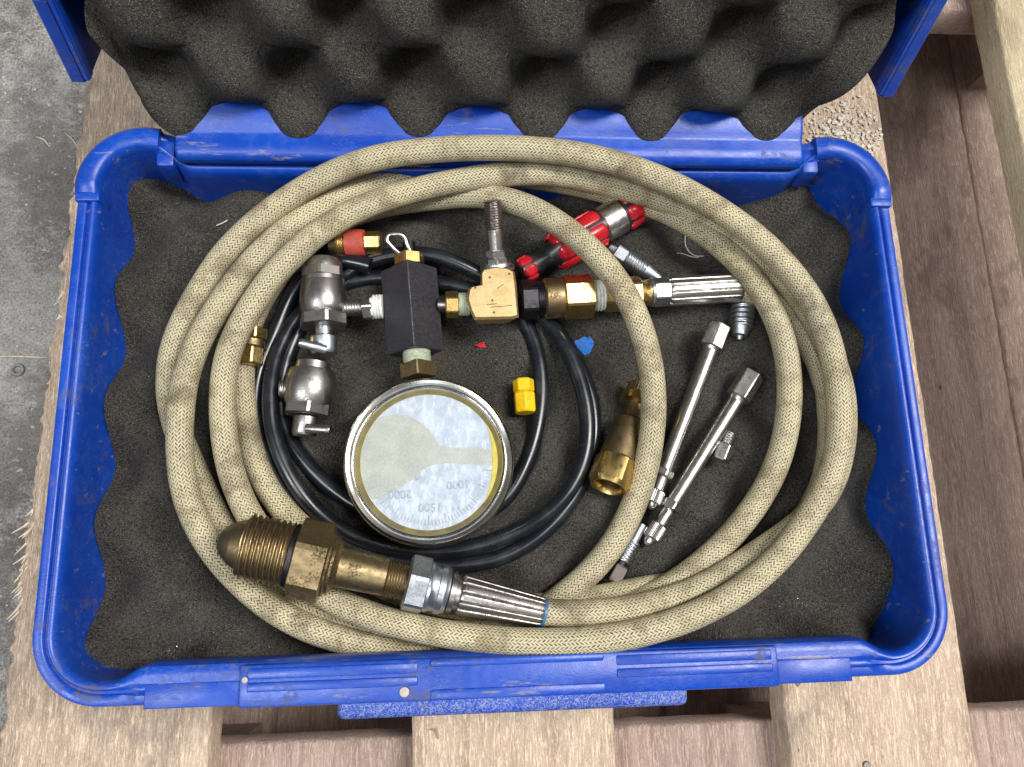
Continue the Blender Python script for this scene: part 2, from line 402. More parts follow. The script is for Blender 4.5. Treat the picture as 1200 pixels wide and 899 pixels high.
def spline(pts, step=.0015, smooth=5):
    p = np.array(pts); L = np.r_[0, np.cumsum(np.linalg.norm(np.diff(p, axis=0), axis=1) ** .5)]
    out = []
    pe = np.vstack([2 * p[0] - p[1], p, 2 * p[-1] - p[-2]])
    for i in range(1, len(pe) - 2):
        p0, p1, p2, p3 = pe[i - 1:i + 3]
        t0 = 0; t1 = t0 + np.linalg.norm(p1 - p0) ** .5; t2 = t1 + np.linalg.norm(p2 - p1) ** .5; t3 = t2 + np.linalg.norm(p3 - p2) ** .5
        n = max(2, int(np.linalg.norm(p2 - p1) / step))
        for t in np.linspace(t1, t2, n, endpoint=False):
            A1 = (t1 - t) / (t1 - t0) * p0 + (t - t0) / (t1 - t0) * p1; A2 = (t2 - t) / (t2 - t1) * p1 + (t - t1) / (t2 - t1) * p2
            A3 = (t3 - t) / (t3 - t2) * p2 + (t - t2) / (t3 - t2) * p3
            B1 = (t2 - t) / (t2 - t0) * A1 + (t - t0) / (t2 - t0) * A2; B2 = (t3 - t) / (t3 - t1) * A2 + (t - t1) / (t3 - t1) * A3
            out.append((t2 - t) / (t2 - t1) * B1 + (t - t1) / (t2 - t1) * B2)
    out.append(p[-1]); out = np.array(out)
    if smooth:
        k = np.exp(-.5 * (np.arange(-3 * smooth, 3 * smooth + 1) / smooth) ** 2); k /= k.sum()
        pad = np.vstack([2 * out[0] - out[1:3 * smooth + 1][::-1], out, 2 * out[-1] - out[-3 * smooth - 1:-1][::-1]])
        out = np.stack([np.convolve(pad[:, i], k, 'valid') for i in range(3)], 1)
    return out
def tube(name, path, r, mat, parent=None, seg=20, cap=True, press=True, **kw):
    n = len(path); T = np.gradient(path, axis=0); T /= np.linalg.norm(T, axis=1)[:, None]
    x = np.cross(T[0], [0, 0, 1.0]); x /= np.linalg.norm(x)
    s = np.r_[0, np.cumsum(np.linalg.norm(np.diff(path, axis=0), axis=1))]
    rr = np.full(n, r) if np.isscalar(r) else np.asarray(r)
    V = []; U = []
    for i in range(n):
        x = x - T[i] * (x @ T[i]); x /= np.linalg.norm(x); y = np.cross(T[i], x)
        for k in range(seg):
            t = 2 * math.pi * k / seg
            V.append(path[i] + rr[i] * (math.cos(t) * x + math.sin(t) * y))
    Fc = grid_faces(n, seg, False, True)
    for i in range(n - 1):
        for k in range(seg):
            U += [(k / seg, s[i]), (k / seg, s[i + 1]), ((k + 1) / seg, s[i + 1]), ((k + 1) / seg, s[i])]
    if cap:
        Fc += [tuple(range(seg))[::-1], tuple((n - 1) * seg + k for k in range(seg))]; U += [(0, 0)] * (2 * seg)
    if press:
        for i in range(0, n, 2): SINK.append((*path[i], rr[i]))
    return mesh(name, V, Fc, mat, parent, uv=U, sharp=60, **kw)
def rbox(name, lo, hi, bev, mat, parent=None, seg=2, tilt=0, **kw):
    lo = np.array(lo, float); hi = np.array(hi, float)
    bm = bmesh.new(); bmesh.ops.create_cube(bm, size=1)
    c = (lo + hi) / 2
    for v in bm.verts: v.co = Vector(c + np.array(v.co) * (hi - lo))
    if bev: bmesh.ops.bevel(bm, geom=bm.edges[:], offset=bev, segments=seg, affect='EDGES', profile=.5)
    bm.verts.index_update(); V = [tuple(v.co) for v in bm.verts]; Fc = [[v.index for v in f.verts] for f in bm.faces]; bm.free()
    return mesh(name, V, Fc, mat, parent, **kw)
def W(x, y, h): return np.array([x, y, ZR + h])

# ================================================================== SETTING
gx = np.linspace(-3, 3, 3)
mesh('concrete_floor', [(x, y, 0) for x in gx for y in gx], grid_faces(3, 3), 'concrete', kind='structure')

# ------------------------------------------------------------------ pallet
DZ = ZR - .066                       # top of the deck
pal = thing('wooden_pallet', 'rough sawn upper pallet directly under the blue case, pale deck boards with one frayed edge', 'pallet', (0, 0, 0))
def board(name, x0, x1, y0, y1, z0, z1, mat, slope=0, ragl=.0008, ragr=.0008, seed=0, n=150, along='y', label=None, par=None):
    V = []; e = .0016
    for i in range(n):
        y = y0 + (y1 - y0) * i / (n - 1)
        def rg(k, amp): return amp * (mnoise.noise((y * 60, k, seed)) + .7 * mnoise.noise((y * 210, k + 5, seed)))
        a = x0 + rg(1, ragl) + slope * y; b = x1 + rg(2, ragr) + slope * y
        zt = z1 + .0006 * mnoise.noise((y * 20, seed, 3))
        ring = [(a, z0), (a, z1 - e), (a + e, zt)]
        ring += [(a + (b - a) * t, zt + .0005 * mnoise.noise((y * 40, t * 9, seed + 7))) for t in np.linspace(.12, .88, 7)]
        ring += [(b - e, zt), (b, z1 - e), (b, z0)]
        for x, z in ring: V.append((x, y, z) if along == 'y' else (y, x, z))
    m = len(ring); Fc = grid_faces(n, m, False, True) + [tuple(range(m))[::-1], tuple((n - 1) * m + k for k in range(m))]
    if along == 'x': Fc = [f[::-1] for f in Fc]
    return mesh(name, V, Fc, mat, par or pal, sharp=50, label=label)
BT = .020
lb = board('deck_board', -.2385, -.1395, -.42, .42, DZ - BT, DZ, 'wood', slope=.022, ragl=.0035, seed=1, n=500, label='deck board with a frayed splintering edge')
board('deck_board', -.0456, .0560, -.42, .42, DZ - BT, DZ - .0004, 'wood', seed=2)
board('deck_board', .1455, .2445, -.42, .42, DZ - BT, DZ, 'wood', seed=3)
board('deck_board', .3355, .4345, -.42, .42, DZ - BT, DZ + .001, 'wood_pale', slope=-.012, seed=4)
board('cross_board', -.258, -.163, -.24, .56, DZ - BT - .022, DZ - BT, 'wood_dark', seed=5, along='x')
board('cross_board', .280, .375, -.24, .56, DZ - BT - .022, DZ - BT, 'wood_dark', seed=6, along='x')
for i, (bx, by) in enumerate(((-.19, -.21), (.195, -.21), (.44, -.21), (-.19, .328), (.195, .328), (.44, .328))):
    board('block', bx - .045, bx + .045, by - .04, by + .04, ZR - .206 + .0215, DZ - BT - .022, 'wood_dark', seed=30 + i, n=12)
LZ = ZR - .206                       # a second pallet is stacked below; this is the underside level of its deck
pal2 = thing('wooden_pallet', 'brown lower pallet, stacked beneath the paler pallet that carries the case', 'pallet', (0, 0, 0))
for i, (bx, by) in enumerate(((-.19, -.36), (.195, -.36), (.44, -.36), (-.19, .328), (.195, .328), (.44, .328))):
    board('block', bx - .045, bx + .045, by - .04, by + .04, .0, LZ - .0215, 'wood_dark', seed=50 + i, n=12, par=pal2)
for y_ in (-.258, .280):  # front board put below the deck gap, its brown standing in for shade
    board('cross_board', y_, y_ + .095, -.24, .56, LZ - .0215, LZ + .0005, 'wood_dark', seed=60, along='x', par=pal2)
for i, (a, b) in enumerate([(-.235, -.1395), (.1180, .2260), (.2300, .3868), (.3880, .500)]):
    board('deck_board', a, b, -.42, .42, LZ + .0005, LZ + .0215, 'wood_dark', seed=10 + i, par=pal2)
for u, v in ((1010, 853), (706, 880), (208, 868), (935, 872)):
    p = P(u, v, -.066); c_ = np.array([p[0], -.186 + (p[1] + .17) * .6, DZ + .0002])
    V = [c_ + np.array([r_ * math.cos(t), r_ * math.sin(t), z_]) for r_, z_ in ((.0021, -.002), (.0021, .0002), (.0017, .0006)) for t in np.linspace(0, 6.2832, 16, endpoint=False)]
    mesh('nail_head', V, [f[::-1] for f in grid_faces(3, 16, False, True)] + [tuple(32 + k for k in range(16))], 'dark_steel', pal)
# splinters along the frayed edge
for i in range(60):
    v = random.choice([random.uniform(595, 720), random.uniform(600, 700), random.uniform(330, 640)])
    y = P(40, v, -.066)[1]; x = -.2385 + .022 * y
    L = random.uniform(.003, .012) * (1.15 if 590 < v < 730 else .7); ang = random.uniform(-2.05, -1.65)
    a = np.array([x + .003, y + .004, DZ + random.uniform(-.006, -.0005)])
    d = np.array([math.cos(ang), math.sin(ang), random.uniform(-.1, .3)]); side = np.array([-.30, .1, .1])
    b = a + d * L * .5 + side * L * .22; c = a + d * L + side * L * random.uniform(.4, 1.0)
    pth = spline([a, b, c], .002, 0); tube('splinter', pth, np.linspace(random.uniform(.0009, .0017), .0002, len(pth)), 'splinter', pal, 5, press=False)

# ================================================================== CASE
HX, HY, CR = .200, .1314, .030
case = thing('carry_case', 'open blue hard plastic carry case lying on the pallet, lid leaning back', 'case', (0, 0, DZ))
def rrect(hx, hy, r, n=14, step=.006):
    """outline points and outward normals, counter-clockwise from the right side"""
    pts = []
    def seg(a, b, nn):
        k = max(2, int(math.hypot(b[0] - a[0], b[1] - a[1]) / step))
        for t in np.linspace(0, 1, k, endpoint=False): pts.append((a[0] + (b[0] - a[0]) * t, a[1] + (b[1] - a[1]) * t, *nn))
    def arc(cx, cy, a0):
        for t in np.linspace(0, math.pi / 2, n, endpoint=False):
            c, s = math.cos(a0 + t), math.sin(a0 + t); pts.append((cx + r * c, cy + r * s, c, s))
    seg((hx, -hy + r), (hx, hy - r), (1, 0)); arc(hx - r, hy - r, 0)
    seg((hx - r, hy), (-hx + r, hy), (0, 1)); arc(-hx + r, hy - r, math.pi / 2)
    seg((-hx, hy - r), (-hx, -hy + r), (-1, 0)); arc(-hx + r, -hy + r, math.pi)
    seg((-hx + r, -hy), (hx - r, -hy), (0, -1)); arc(hx - r, -hy + r, 1.5 * math.pi)
    return pts
sst = lambda x, a, b: (lambda t: t * t * (3 - 2 * t))(min(1, max(0, (x - a) / (b - a))))
prof = [(.016, -.0655), (.0115, -.063), (.0095, -.056), (.0072, -.016), (.0066, -.0125), (.0012, -.0115), (.0, -.0105), (.0, -.0016), (.0005, -.0004), (.0016, 0),
        (.0040, 0), (.0046, -.0004), (.0050, -.0017), (.0060, -.0019), (.0064, -.0012), (.0067, .0006), (.0072, .0011), (.0080, .0011), (.0088, .0006),
        (.0097, -.0006), (.0103, -.0024), (.0106, -.0052), (.0109, -.012), (.0121, -.054), (.0135, -.0585), (.0175, -.0605)]
pts = rrect(HX, HY, CR, step=.003); V = []
for (x, y, nx, ny) in pts:
    back = sst(y, .10, .125) * (1 - sst(abs(x), .150, .168)); front = sst(-y, .115, .131) * (1 - sst(abs(x - .002), .153, .168))
    for ip, (d, z) in enumerate(prof):
        dd = d
        if back and z > -.03: z = z - .0065 * back * sst(z, -.03, -.010); 
        if back and d > .006: dd = d + (.0080 if z > -.03 else .0055) * back
        if front and ip > 10 and z > -.03 and d > .0041:
            if d < .0104:
                d2 = .0046 + (d - .0046) * (.0166 - .0046) / .0057; z2 = .0006 if d in (.0050, .0060) else (.0012 if d < .0096 else (.0004 if d < .0100 else z))
            else: d2 = d + .0062 * sst(z, -.030, -.010); z2 = z
            dd = dd + (d2 - dd) * front; z = z + (z2 - z) * front
        V.append(W(x - nx * dd, y - ny * dd, z))
K = len(prof); n = len(pts); Fc = [f[::-1] for f in grid_faces(n, K, True, False)]
Fc.append([i * K for i in range(n)]); Fc.append([i * K + K - 1 for i in range(n)][::-1])
base = mesh('base_tray', V, Fc, 'blue', case, sharp=40)
# bearing surface under the tray
# back corner caps: raised rounded bands round the hinge-side corners
for sx in (-1, 1):
    V = []; pr = [(-.0006, -.014), (-.0010, .0005), (-.0004, .0026), (.0016, .0040), (.0050, .0045), (.0082, .0040), (.0098, .0024), (.0103, -.002), (.0110, -.030)]
    pth = []
    for t in np.linspace(-.004, .0, 3): pth.append((HX, HY - CR + t, 1, 0))
    for t in np.linspace(0, math.pi / 2, 18)[1:]: pth.append((HX - CR + CR * math.cos(t), HY - CR + CR * math.sin(t), math.cos(t), math.sin(t)))
    for t in np.linspace(0, .006, 4)[1:]: pth.append((HX - CR - t, HY, 0, 1))
    m = len(pth)
    for i, (x, y, nx, ny) in enumerate(pth):
        sc_ = 1 - .35 * (1 - min(1, i / 2)) - .35 * (1 - min(1, (m - 1 - i) / 3))
        for d, z in pr: V.append(W(sx * (x - nx * d), y - ny * d, z if z < 0 else z * sc_))
    k = len(pr); Fc = grid_faces(m, k) + [tuple(range(k)), tuple((m - 1) * k + j for j in range(k))[::-1]]
    if sx > 0: Fc = [f[::-1] for f in Fc]
    mesh('corner_cap', V, Fc, 'blue', base, sharp=50)
    # little step block between corner and hinge flap
    a, b = sorted((sx * .1575, sx * .1665))
    rbox('hinge_block', W(a, .1140, -.02), W(b, .1305, -.0020), .0022, 'blue', base)
    a, b = sorted((sx * .189, sx * .2003)); rbox('rim_stop', W(a, .0935, -.012), W(b, .0985, .0022), .001, 'blue', base)
# front rim, latch, handle
rbox('rim_ledge', W(-.1520, -.1326, -.0140), W(-.1125, -.1228, .0016), .0006, 'blue', base)
rbox('rim_ledge', W(.1160, -.1328, -.0140), W(.1500, -.1228, .0016), .0006, 'blue', base)
lat = rbox('latch', W(-.1135, -.1335, -.016), W(.1165, -.1165, .0038), .0013, 'blue', case)
rbox('latch_ridge', W(-.1100, -.1272, .002), W(-.0400, -.1235, .0046), .0006, 'blue', lat)
rbox('latch_ridge', W(.0450, -.1272, .003), W(.1135, -.1235, .0046), .0006, 'blue', lat)
rbox('latch_ridge', W(-.1100, -.1222, .003), W(-.0400, -.1180, .0044), .0006, 'blue', lat)
rbox('latch_ridge', W(.0450, -.1222, .003), W(.1135, -.1180, .0044), .0006, 'blue', lat)
rbox('latch_ridge', W(-.0345, -.1200, .003), W(.0395, -.1168, .0050), .0009, 'blue', lat)
rbox('latch_ridge', W(-.0345, -.1332, .003), W(.0395, -.1290, .0044), .0006, 'blue', lat)
han = rbox('handle', W(-.0735, -.1400, -.020), W(.0760, -.1270, .0020), .0030, 'blue_worn', case, 3)
ax = Axis((474, 811, .0035), (474, 812, .0068)); ax.px = 1; 
def disc(name, c, r, h, mat, parent, seg=20, **kw):
    V = [c + np.array([r * math.cos(t), r * math.sin(t), z]) for z in (-h, h * .8) for t in np.linspace(0, 2 * math.pi, seg, endpoint=False)]
    V += [c + np.array([r * .8 * math.cos(t), r * .8 * math.sin(t), h]) for t in np.linspace(0, 2 * math.pi, seg, endpoint=False)]
    Fc = grid_faces(3, seg, False, True); Fc = [f[::-1] for f in Fc] + [tuple(2 * seg + k for k in range(seg))]
    return mesh(name, V, Fc, mat, parent, **kw)
disc('rivet', P(474, 811, .0042), .0020, .0008, 'rivet', lat)
disc('screw', P(287, 797, .0040), .0012, .0006, 'rivet', lat)

# lid -----------------------------------------------------------------
HGY, LA = .1405, R(18)
LD = np.array([0, math.sin(LA), math.cos(LA)]); LN = np.array([0, -math.cos(LA), math.sin(LA)])   # up along lid, out of lid towards the viewer
def Lp(x, s, p): return W(x, HGY, 0) + LD * s + LN * p
lid = thing('lid_hinge', '', '', (0, 0, 0)); bpy.data.objects.remove(lid)
V = []; S0, S1 = .018, .262
lpath = []
for s in np.linspace(S0, S1 - .03, 30): lpath.append((.2, s, 1, 0))
for t in np.linspace(0, math.pi / 2, 12): lpath.append((.17 + .03 * math.cos(t), S1 - .03 + .03 * math.sin(t), math.cos(t), math.sin(t)))
lpath += [(-x, s, -nx, ns) for x, s, nx, ns in lpath[::-1]]
lpr = [(.0, -.012), (.0, -.001), (.0008, 0), (.0062, 0), (.0070, -.0008), (.0080, -.006), (.0086, -.020), (.0100, -.050), (.0060, -.052), (.0052, -.014), (.0006, -.0125)]
for x, s, nx, ns in lpath:
    for d, p in lpr: V.append(Lp(x - nx * d, s - ns * d, p))
k = len(lpr); m = len(lpath)
Fc = grid_faces(m, k, False, True) + [tuple(range(k)), tuple((m - 1) * k + j for j in range(k))[::-1]]
lid = mesh('lid', V, [f[::-1] for f in Fc], 'blue', case, sharp=40)
# lid back panel and bottom wall
def lbox(name, x0, x1, s0, s1, p0, p1, parent, bev=.0015, mat='blue'):
    bm = bmesh.new(); bmesh.ops.create_cube(bm, size=1)
    for v in bm.verts: v.co = (( x0 + x1) / 2 + v.co.x * (x1 - x0), (s0 + s1) / 2 + v.co.y * (s1 - s0), (p0 + p1) / 2 + v.co.z * (p1 - p0))
    bmesh.ops.bevel(bm, geom=bm.edges[:], offset=bev, segments=2, affect='EDGES')
    bm.verts.index_update(); V = [Lp(*v.co) for v in bm.verts]; Fc = [[v.index for v in f.verts] for f in bm.faces]; bm.free()
    return mesh(name, V, Fc, mat, parent)
lbox('lid_panel', -.192, .192, .006, .254, -.052, -.0485, lid)
lbox('lid_wall', -.168, .168, .0055, .0095, -.050, -.006, lid)
lbox('rim_groove_lip', -.1925, -.1895, .020, .232, -.004, .0022, lid, .0008)
lbox('rim_groove_lip', .1895, .1925, .020, .232, -.004, .0022, lid, .0008)
# hinge flap: rounded bar at the front, sloping up to the lid
fp = [(.1162, -.0030), (.1156, -.0010), (.1158, .0012), (.1168, .0030), (.1190, .0042), (.1230, .0048), (.1275, .0046), (.1290, .0050), (.1310, .0062), (.1400, .0088), (.1550, .0105), (.1750, .0085), (.1750, .0055), (.1500, .0060), (.1300, .0000), (.1200, -.0034)]
xs = [-.1555, -.1550, -.1538] + list(np.linspace(-.15, .15, 61)) + [.1540, .1552, .1557]
V = []
for i, x in enumerate(xs):
    e = (.0012 if i in (0, len(xs) - 1) else (.0004 if i in (1, len(xs) - 2) else 0))
    for y, z in fp: V.append(W(x, y + (e if z < .006 and y < .13 else 0), z - e * .6 + (.0006 * mnoise.noise((x * 30, y * 60, 0)) if .12 < y < .17 and z > .004 else 0)))
k = len(fp); Fc = grid_faces(len(xs), k, False, True) + [tuple(range(k)), tuple((len(xs) - 1) * k + j for j in range(k))[::-1]]
mesh('hinge_flap', V, [f[::-1] for f in Fc], 'blue', lid, sharp=40)

# ================================================================== BRAIDED HOSE
mm = .001
chain = [(866,337,-19),(895,345,-21),(925,368,-24),(948,400,-25),(965,440,-25),(974,500,-25),(968,560,-25),(943,610,-25),(903,650,-25),(850,677,-25),(800,684,-25),
 (765,688,-25),(720,697,-25),(675,706,-25),(620,712,-26),(540,712,-26),(460,692,-26),(400,660,-26),(362,627,-26),
 (330,597,-26),(311,571,-26),(297,535,-26),(288,500,-26),(285,462,-26),(283,425,-26),(285,400,-26),(300,360,-25),(322,324,-25),(355,289,-25),(392,261,-24),(430,245,-23),(465,237,-21),(497,234,-18),
 (530,230,-12),(562,228,-7),(602,235,-1),(642,253,3),(680,281,5),(714,315,5),(741,357,4),(757,400,1),(765,440,-4),(767,480,-8),(763,520,-12),(755,560,-16),(742,595,-19),(725,630,-21),(703,660,-22),(680,682,-23),(655,703,-23),
 (620,724,-25),(585,742,-26),(545,756,-25),(500,763,-24),(455,761,-22),(410,753,-20),(368,740,-18),(320,715,-16),(280,681,-15),(248,645,-13),(228,610,-12),(214,570,-11),(210,512,-10),(213,462,-10),(226,412,-10),(254,362,-10),(290,312,-11),(330,273,-12),(370,246,-13),(417,221,-13),(467,206,-13),(510,200,-14),(560,201,-15),(610,206,-16),(660,213,-17),
 (716,226,-16),(760,239,-15),(800,257,-14),(840,284,-12),(872,313,-11),(898,350,-10),(915,385,-10),(924,425,-10),(926,470,-11),(919,520,-13),(904,562,-15),(880,600,-16),(850,636,-17),(818,664,-17),(785,688,-18),(755,704,-20),(715,716,-24),
 (660,726,-25),(600,735,-25),(540,742,-25),(480,745,-25),(420,737,-25),(370,719,-26),(320,692,-26),(285,655,-26),(257,612,-26),(240,580,-26),(225,545,-26),(207,505,-26),(197,465,-25),(198,425,-23),(208,387,-21),(228,352,-18),(252,310,-15),(286,272,-12),(330,237,-7),(380,207,0),(430,187,6),(480,178,10),(530,174,12),(580,173,13),(630,175,13),(680,181,13),(730,193,12),(765,205,10),
 (802,222,9),(840,244,7),(877,269,6),(914,303,4),(944,340,3),(965,378,2),(979,430,2),(985,480,2),(984,520,2),(976,555,2),(958,592,2),(925,640,2),(885,680,2),(835,712,2),(780,734,2),(720,748,1),(660,753,0),(600,752,-2),(540,746,-4),(477,734,-7),(430,721,-11),(387,702,-15),(345,670,-18),(310,633,-19),(287,597,-17),(271,557,-15),(262,512,-13),(260,462,-12),(266,412,-10),(283,378,-9),(298,352,-8),(322,320,-7),(357,285,-5),(393,258,-4),(431,240,-3),(477,225,-2),(530,213,-1),(580,205,0),(630,202,0),(680,208,-2),(730,220,-5),(765,231,-8),(800,243,-10),(840,264,-11),(880,292,-12),(920,327,-12),(952,370,-12),(974,415,-12),(988,455,-12),(990,495,-12),(985,540,-12),(970,580,-12),(942,610,-12),(900,640,-11),(860,668,-10),(820,690,-9),(780,705,-8),(740,714,-7),(700,719,-7),(660,720,-7),(632,717,-7)]
hose_path = spline([P(u, v, h * mm) for u, v, h in chain], .0016, 6)
hose = thing('braided_hose', 'long cream braided hose coiled in several loops with a big brass end fitting', 'hose', P(600, 450, -.034))
HR = .0061
tube('hose_tube', hose_path, np.array([HR * (1 + .03 * mnoise.noise((i * .02, 1, 1)) + .012 * mnoise.noise((i * .11, 4, 1))) for i in range(len(hose_path))]), 'braid', hose, 24)
def flute(nf, dp, wd):
    def f(k, seg):
        t = (k / seg * nf) % 1.0; t = min(t, 1 - t); return 1 - dp * math.exp(-(t / wd) ** 2)
    return f
# brass end
A = Axis((256, 632, .0075), (637, 718, -.0068))
sh = flute(13, .11, .075)
A.lathe('ferrule', [(285, 21.5), (286, 23), (290, 23.6), (383, 18.2), (388, 17.6), (390, 16)], 'steel', hose, 156, shape=sh, sharp=50, label='fluted steel crimp ferrule')
A.lathe('blue_ring', [(388, 17.0), (391.5, 17.0)], 'blue_ring', hose)
A.lathe('collar', [(272, 22), (273, 24), (279, 24), (280, 20), (286, 20)], 'steel', hose)
hx = A.hexa('hex_nut', 221, 247, 34, 'zinc', hose, rot=.30)
A.lathe('nut_barrel', [(246, 28.5), (249, 29.5), (254, 27), (258, 27), (259, 28.5), (266, 28.5), (268, 27), (271, 26), (272, 20)], 'zinc', hx)
A.thread('pipe_thread', 196, 222, 21.5, 'old_brass', hose, 8, .10)
A.lathe('brass_stem', [(138, 24), (150, 23.5), (196, 22), (197, 20)], 'old_brass', hose)
A.lathe('brass_collar', [(126, 38), (129, 38), (131, 34), (134, 34), (136, 30), (140, 27), (141, 22)], 'old_brass', hose)
A.hexa('brass_hex', 88, 127, 48, 'old_brass', hose, rot=.22, ch=.05)
A.lathe('groove', [(82, 36), (83, 38), (88, 38)], 'black_oxide', hose)
A.thread('brass_thread', 29, 83, 38.5, 'old_brass', hose, 8, .10)
A.lathe('bullet_nose', [(0, 6), (2, 12), (6, 17), (11, 21), (16, 25), (17, 25.5), (24, 28.5), (28, 30), (30, 30)], 'old_brass', hose, 7 * 6, sharp=20)
# manifold end: nut and ferrule
B = Axis((517, 357, -.0135), (868, 337, -.0190))
B.lathe('ferrule', [(262, 15.5), (263, 17), (266, 17.6), (346, 17.2), (349, 16.4), (351, 14)], 'chrome', hose, 156, shape=flute(13, .10, .07), sharp=50, label='fluted bright ferrule beside brass adapter')
B.hexa('hex_nut', 243, 264, 17.2, 'zinc', hose, rot=.2)
B.lathe('nut_washer', [(240, 15), (241, 17), (244, 17)], 'zinc', hose)

# ================================================================== GAUGE MANIFOLD
man = thing('gauge_manifold', 'pressure gauge manifold with black square block, brass tee and valve, inside the hose coil', 'gauge', P(502, 520, -.032))
# brass chain to the right of the tee
B.lathe('brass_ring', [(229, 14), (230, 15.5), (234, 14), (237, 15.5), (241, 15.5), (242, 13)], 'brass', man)
B.hexa('brass_hex', 185, 230, 20.5, 'brass', man, rot=.25, ch=.05)
B.thread('thread_tape', 171, 186, 18.5, 'tape', man, 4, .07)
B.hexa('brass_hex', 138, 173, 26, 'brass', man, rot=.14, ch=.05)
B.lathe('brass_sleeve', [(116, 21), (118, 23.5), (137, 24), (139, 22.5)], 'old_brass', man)
B.thread('black_thread', 107, 118, 20, 'black_oxide', man, 4, .06)
B.hexa('black_hex', 89, 109, 24, 'black_oxide', man, rot=.3)
# tee: a flat-faced block with a stub on the back side
tq = [(548, 340), (551, 336), (563, 333), (564, 318), (567, 314), (580, 311.5), (596, 313), (603, 317), (605.5, 332), (608, 371), (601, 373), (556, 374), (551, 364), (547, 352)]
def prism(name, poly, h0, h1, mat, parent, bev=.0012, taper=.74, **kw):
    """polygon traced on the top face at height h1, extruded straight down to h0"""
    top = [P(u, v, h1) for u, v in poly]; c = np.mean(top, axis=0); n = len(poly); V = []
    for sc_, z in ((taper, h0), (1, h1 - bev), (None, h1)):
        for p in top:
            q = p.copy() if sc_ in (None, 1) else c + (p - c) * sc_; q[2] = ZR + z
            if sc_ is None:
                d = c - q; d[2] = 0; q += d / np.linalg.norm(d) * bev
            V.append(q)
    Fc = [f[::-1] for f in grid_faces(3, n, False, True)] + [tuple(2 * n + k for k in range(n)), tuple(range(n))[::-1]]
    a = sum(poly[i][0] * poly[(i + 1) % n][1] - poly[(i + 1) % n][0] * poly[i][1] for i in range(n))
    if a > 0: Fc = [f[::-1] for f in Fc]
    for p in top: SINK.append((p[0], p[1], ZR + h0 + .004, .004))
    return mesh(name, V, Fc, mat, parent, sharp=25, **kw)
tee = prism('tee_body', tq[::-1], -.024, -.0035, 'tee_brass', man)
for u, v in ((574, 325), (597, 321), (557, 337), (577, 352), (579, 366)): disc('punch_mark', P(u, v, -.0034), .0006, .00012, 'mark', tee, 8)
for a, b in (((575, 360), (600, 358)), ((570, 357), (582, 356)), ((583, 338), (590, 333))):
    p, q = P(*a, -.0034), P(*b, -.0034); tube('punch_mark', np.array([p, (p + q) / 2, q]), .00016, 'mark', tee, 5, press=False)
# upward stud
C = Axis((583, 316, -.0125), (577, 235, .0060))
C.lathe('stud_collar', [(0, 20), (4, 20), (6, 17), (9, 16)], 'zinc', man)
C.hexa('hex_nut', 7, 15.5, 13, 'chrome', man, rot=.5, ch=.16); C.hexa('hex_nut', 15.5, 24, 13, 'chrome', man, rot=.2, ch=.16)
C.lathe('stud_shaft', [(23, 9.5), (49, 9)], 'chrome', man); C.thread('stud_thread', 48, 81, 10.6, 'dark_steel', man, 11, .10)
# left of tee
D = Axis((505, 357.5, -.0135), (552, 356.5, -.0135))
D.lathe('nipple', [(8, 8), (16, 9), (20, 12)], 'dark_steel', man); D.hexa('brass_nut', 17, 33, 16, 'brass', man, rot=.35); D.thread('thread_tape', 32, 45, 14, 'green_tape', man, 4, .06)
# block: square bar lying on its edge
E_ = Axis((479, 316, -.0150), (487, 414, -.0150))
def bar(name, ax, d0, d1, r, mat, parent):
    V = []
    for d, q in ((d0, r * .95), (d0 + 1.2, r), (d1 - 1.2, r), (d1, r * .95)):
        c = ax.at(d); rr = ax.r(d, q)
        for k in range(4):
            for sg in (-.03, .03):
                t = math.pi / 2 * k + sg; V.append(c + rr * (math.cos(t) * ax.x + math.sin(t) * ax.y))
    Fc = []
    for i in range(3):
        for k in range(8): Fc.append((i * 8 + k, i * 8 + (k + 1) % 8, (i + 1) * 8 + (k + 1) % 8, (i + 1) * 8 + k))
    Fc += [tuple(range(8))[::-1], tuple(24 + k for k in range(8))]; sink(ax, [(d0, r * .8), (d1, r * .8)])
    return mesh(name, V, Fc, mat, parent, sharp=12)
blk = bar('valve_block', E_, 0, 98.3, 32.5, 'anodised', man)
V = []; top = E_.y if E_.y[2] > 0 else -E_.y
for d in np.linspace(2, 96, 60):
    c = E_.at(d) + top * (E_.r(d, 32.5) * .9996 + .00012); wdt = .00034 + .0005 * abs(mnoise.noise((d * .3, 2, 1)))
    V += [c - E_.x * wdt - top * wdt, c + top * .00008, c + E_.x * wdt - top * wdt]
mesh('worn_edge', V, grid_faces(60, 3), 'worn_edge', blk)
# valve key on top of the block
G = Axis((480, 318, -.0130), (479, 274, -.0130))
G.lathe('stem_washer', [(0, 14), (4, 14), (6, 11)], 'zinc', man); G.hexa('brass_nut', 5, 19, 18, 'brass', man, rot=.3); G.lathe('key_stem', [(18, 8), (34, 7)], 'black_oxide', man)
wp = [P(u, v, h) for u, v, h in ((470, 299, -.010), (462, 292, -.008), (453, 281, -.006), (454, 276, -.006), (460, 274.5, -.006), (471, 275, -.006), (475, 279, -.007), (477, 287, -.008), (483, 298, -.010))]
tube('wire_loop', spline(wp, .0006, 2), .0011, 'chrome', man, 10, press=False)
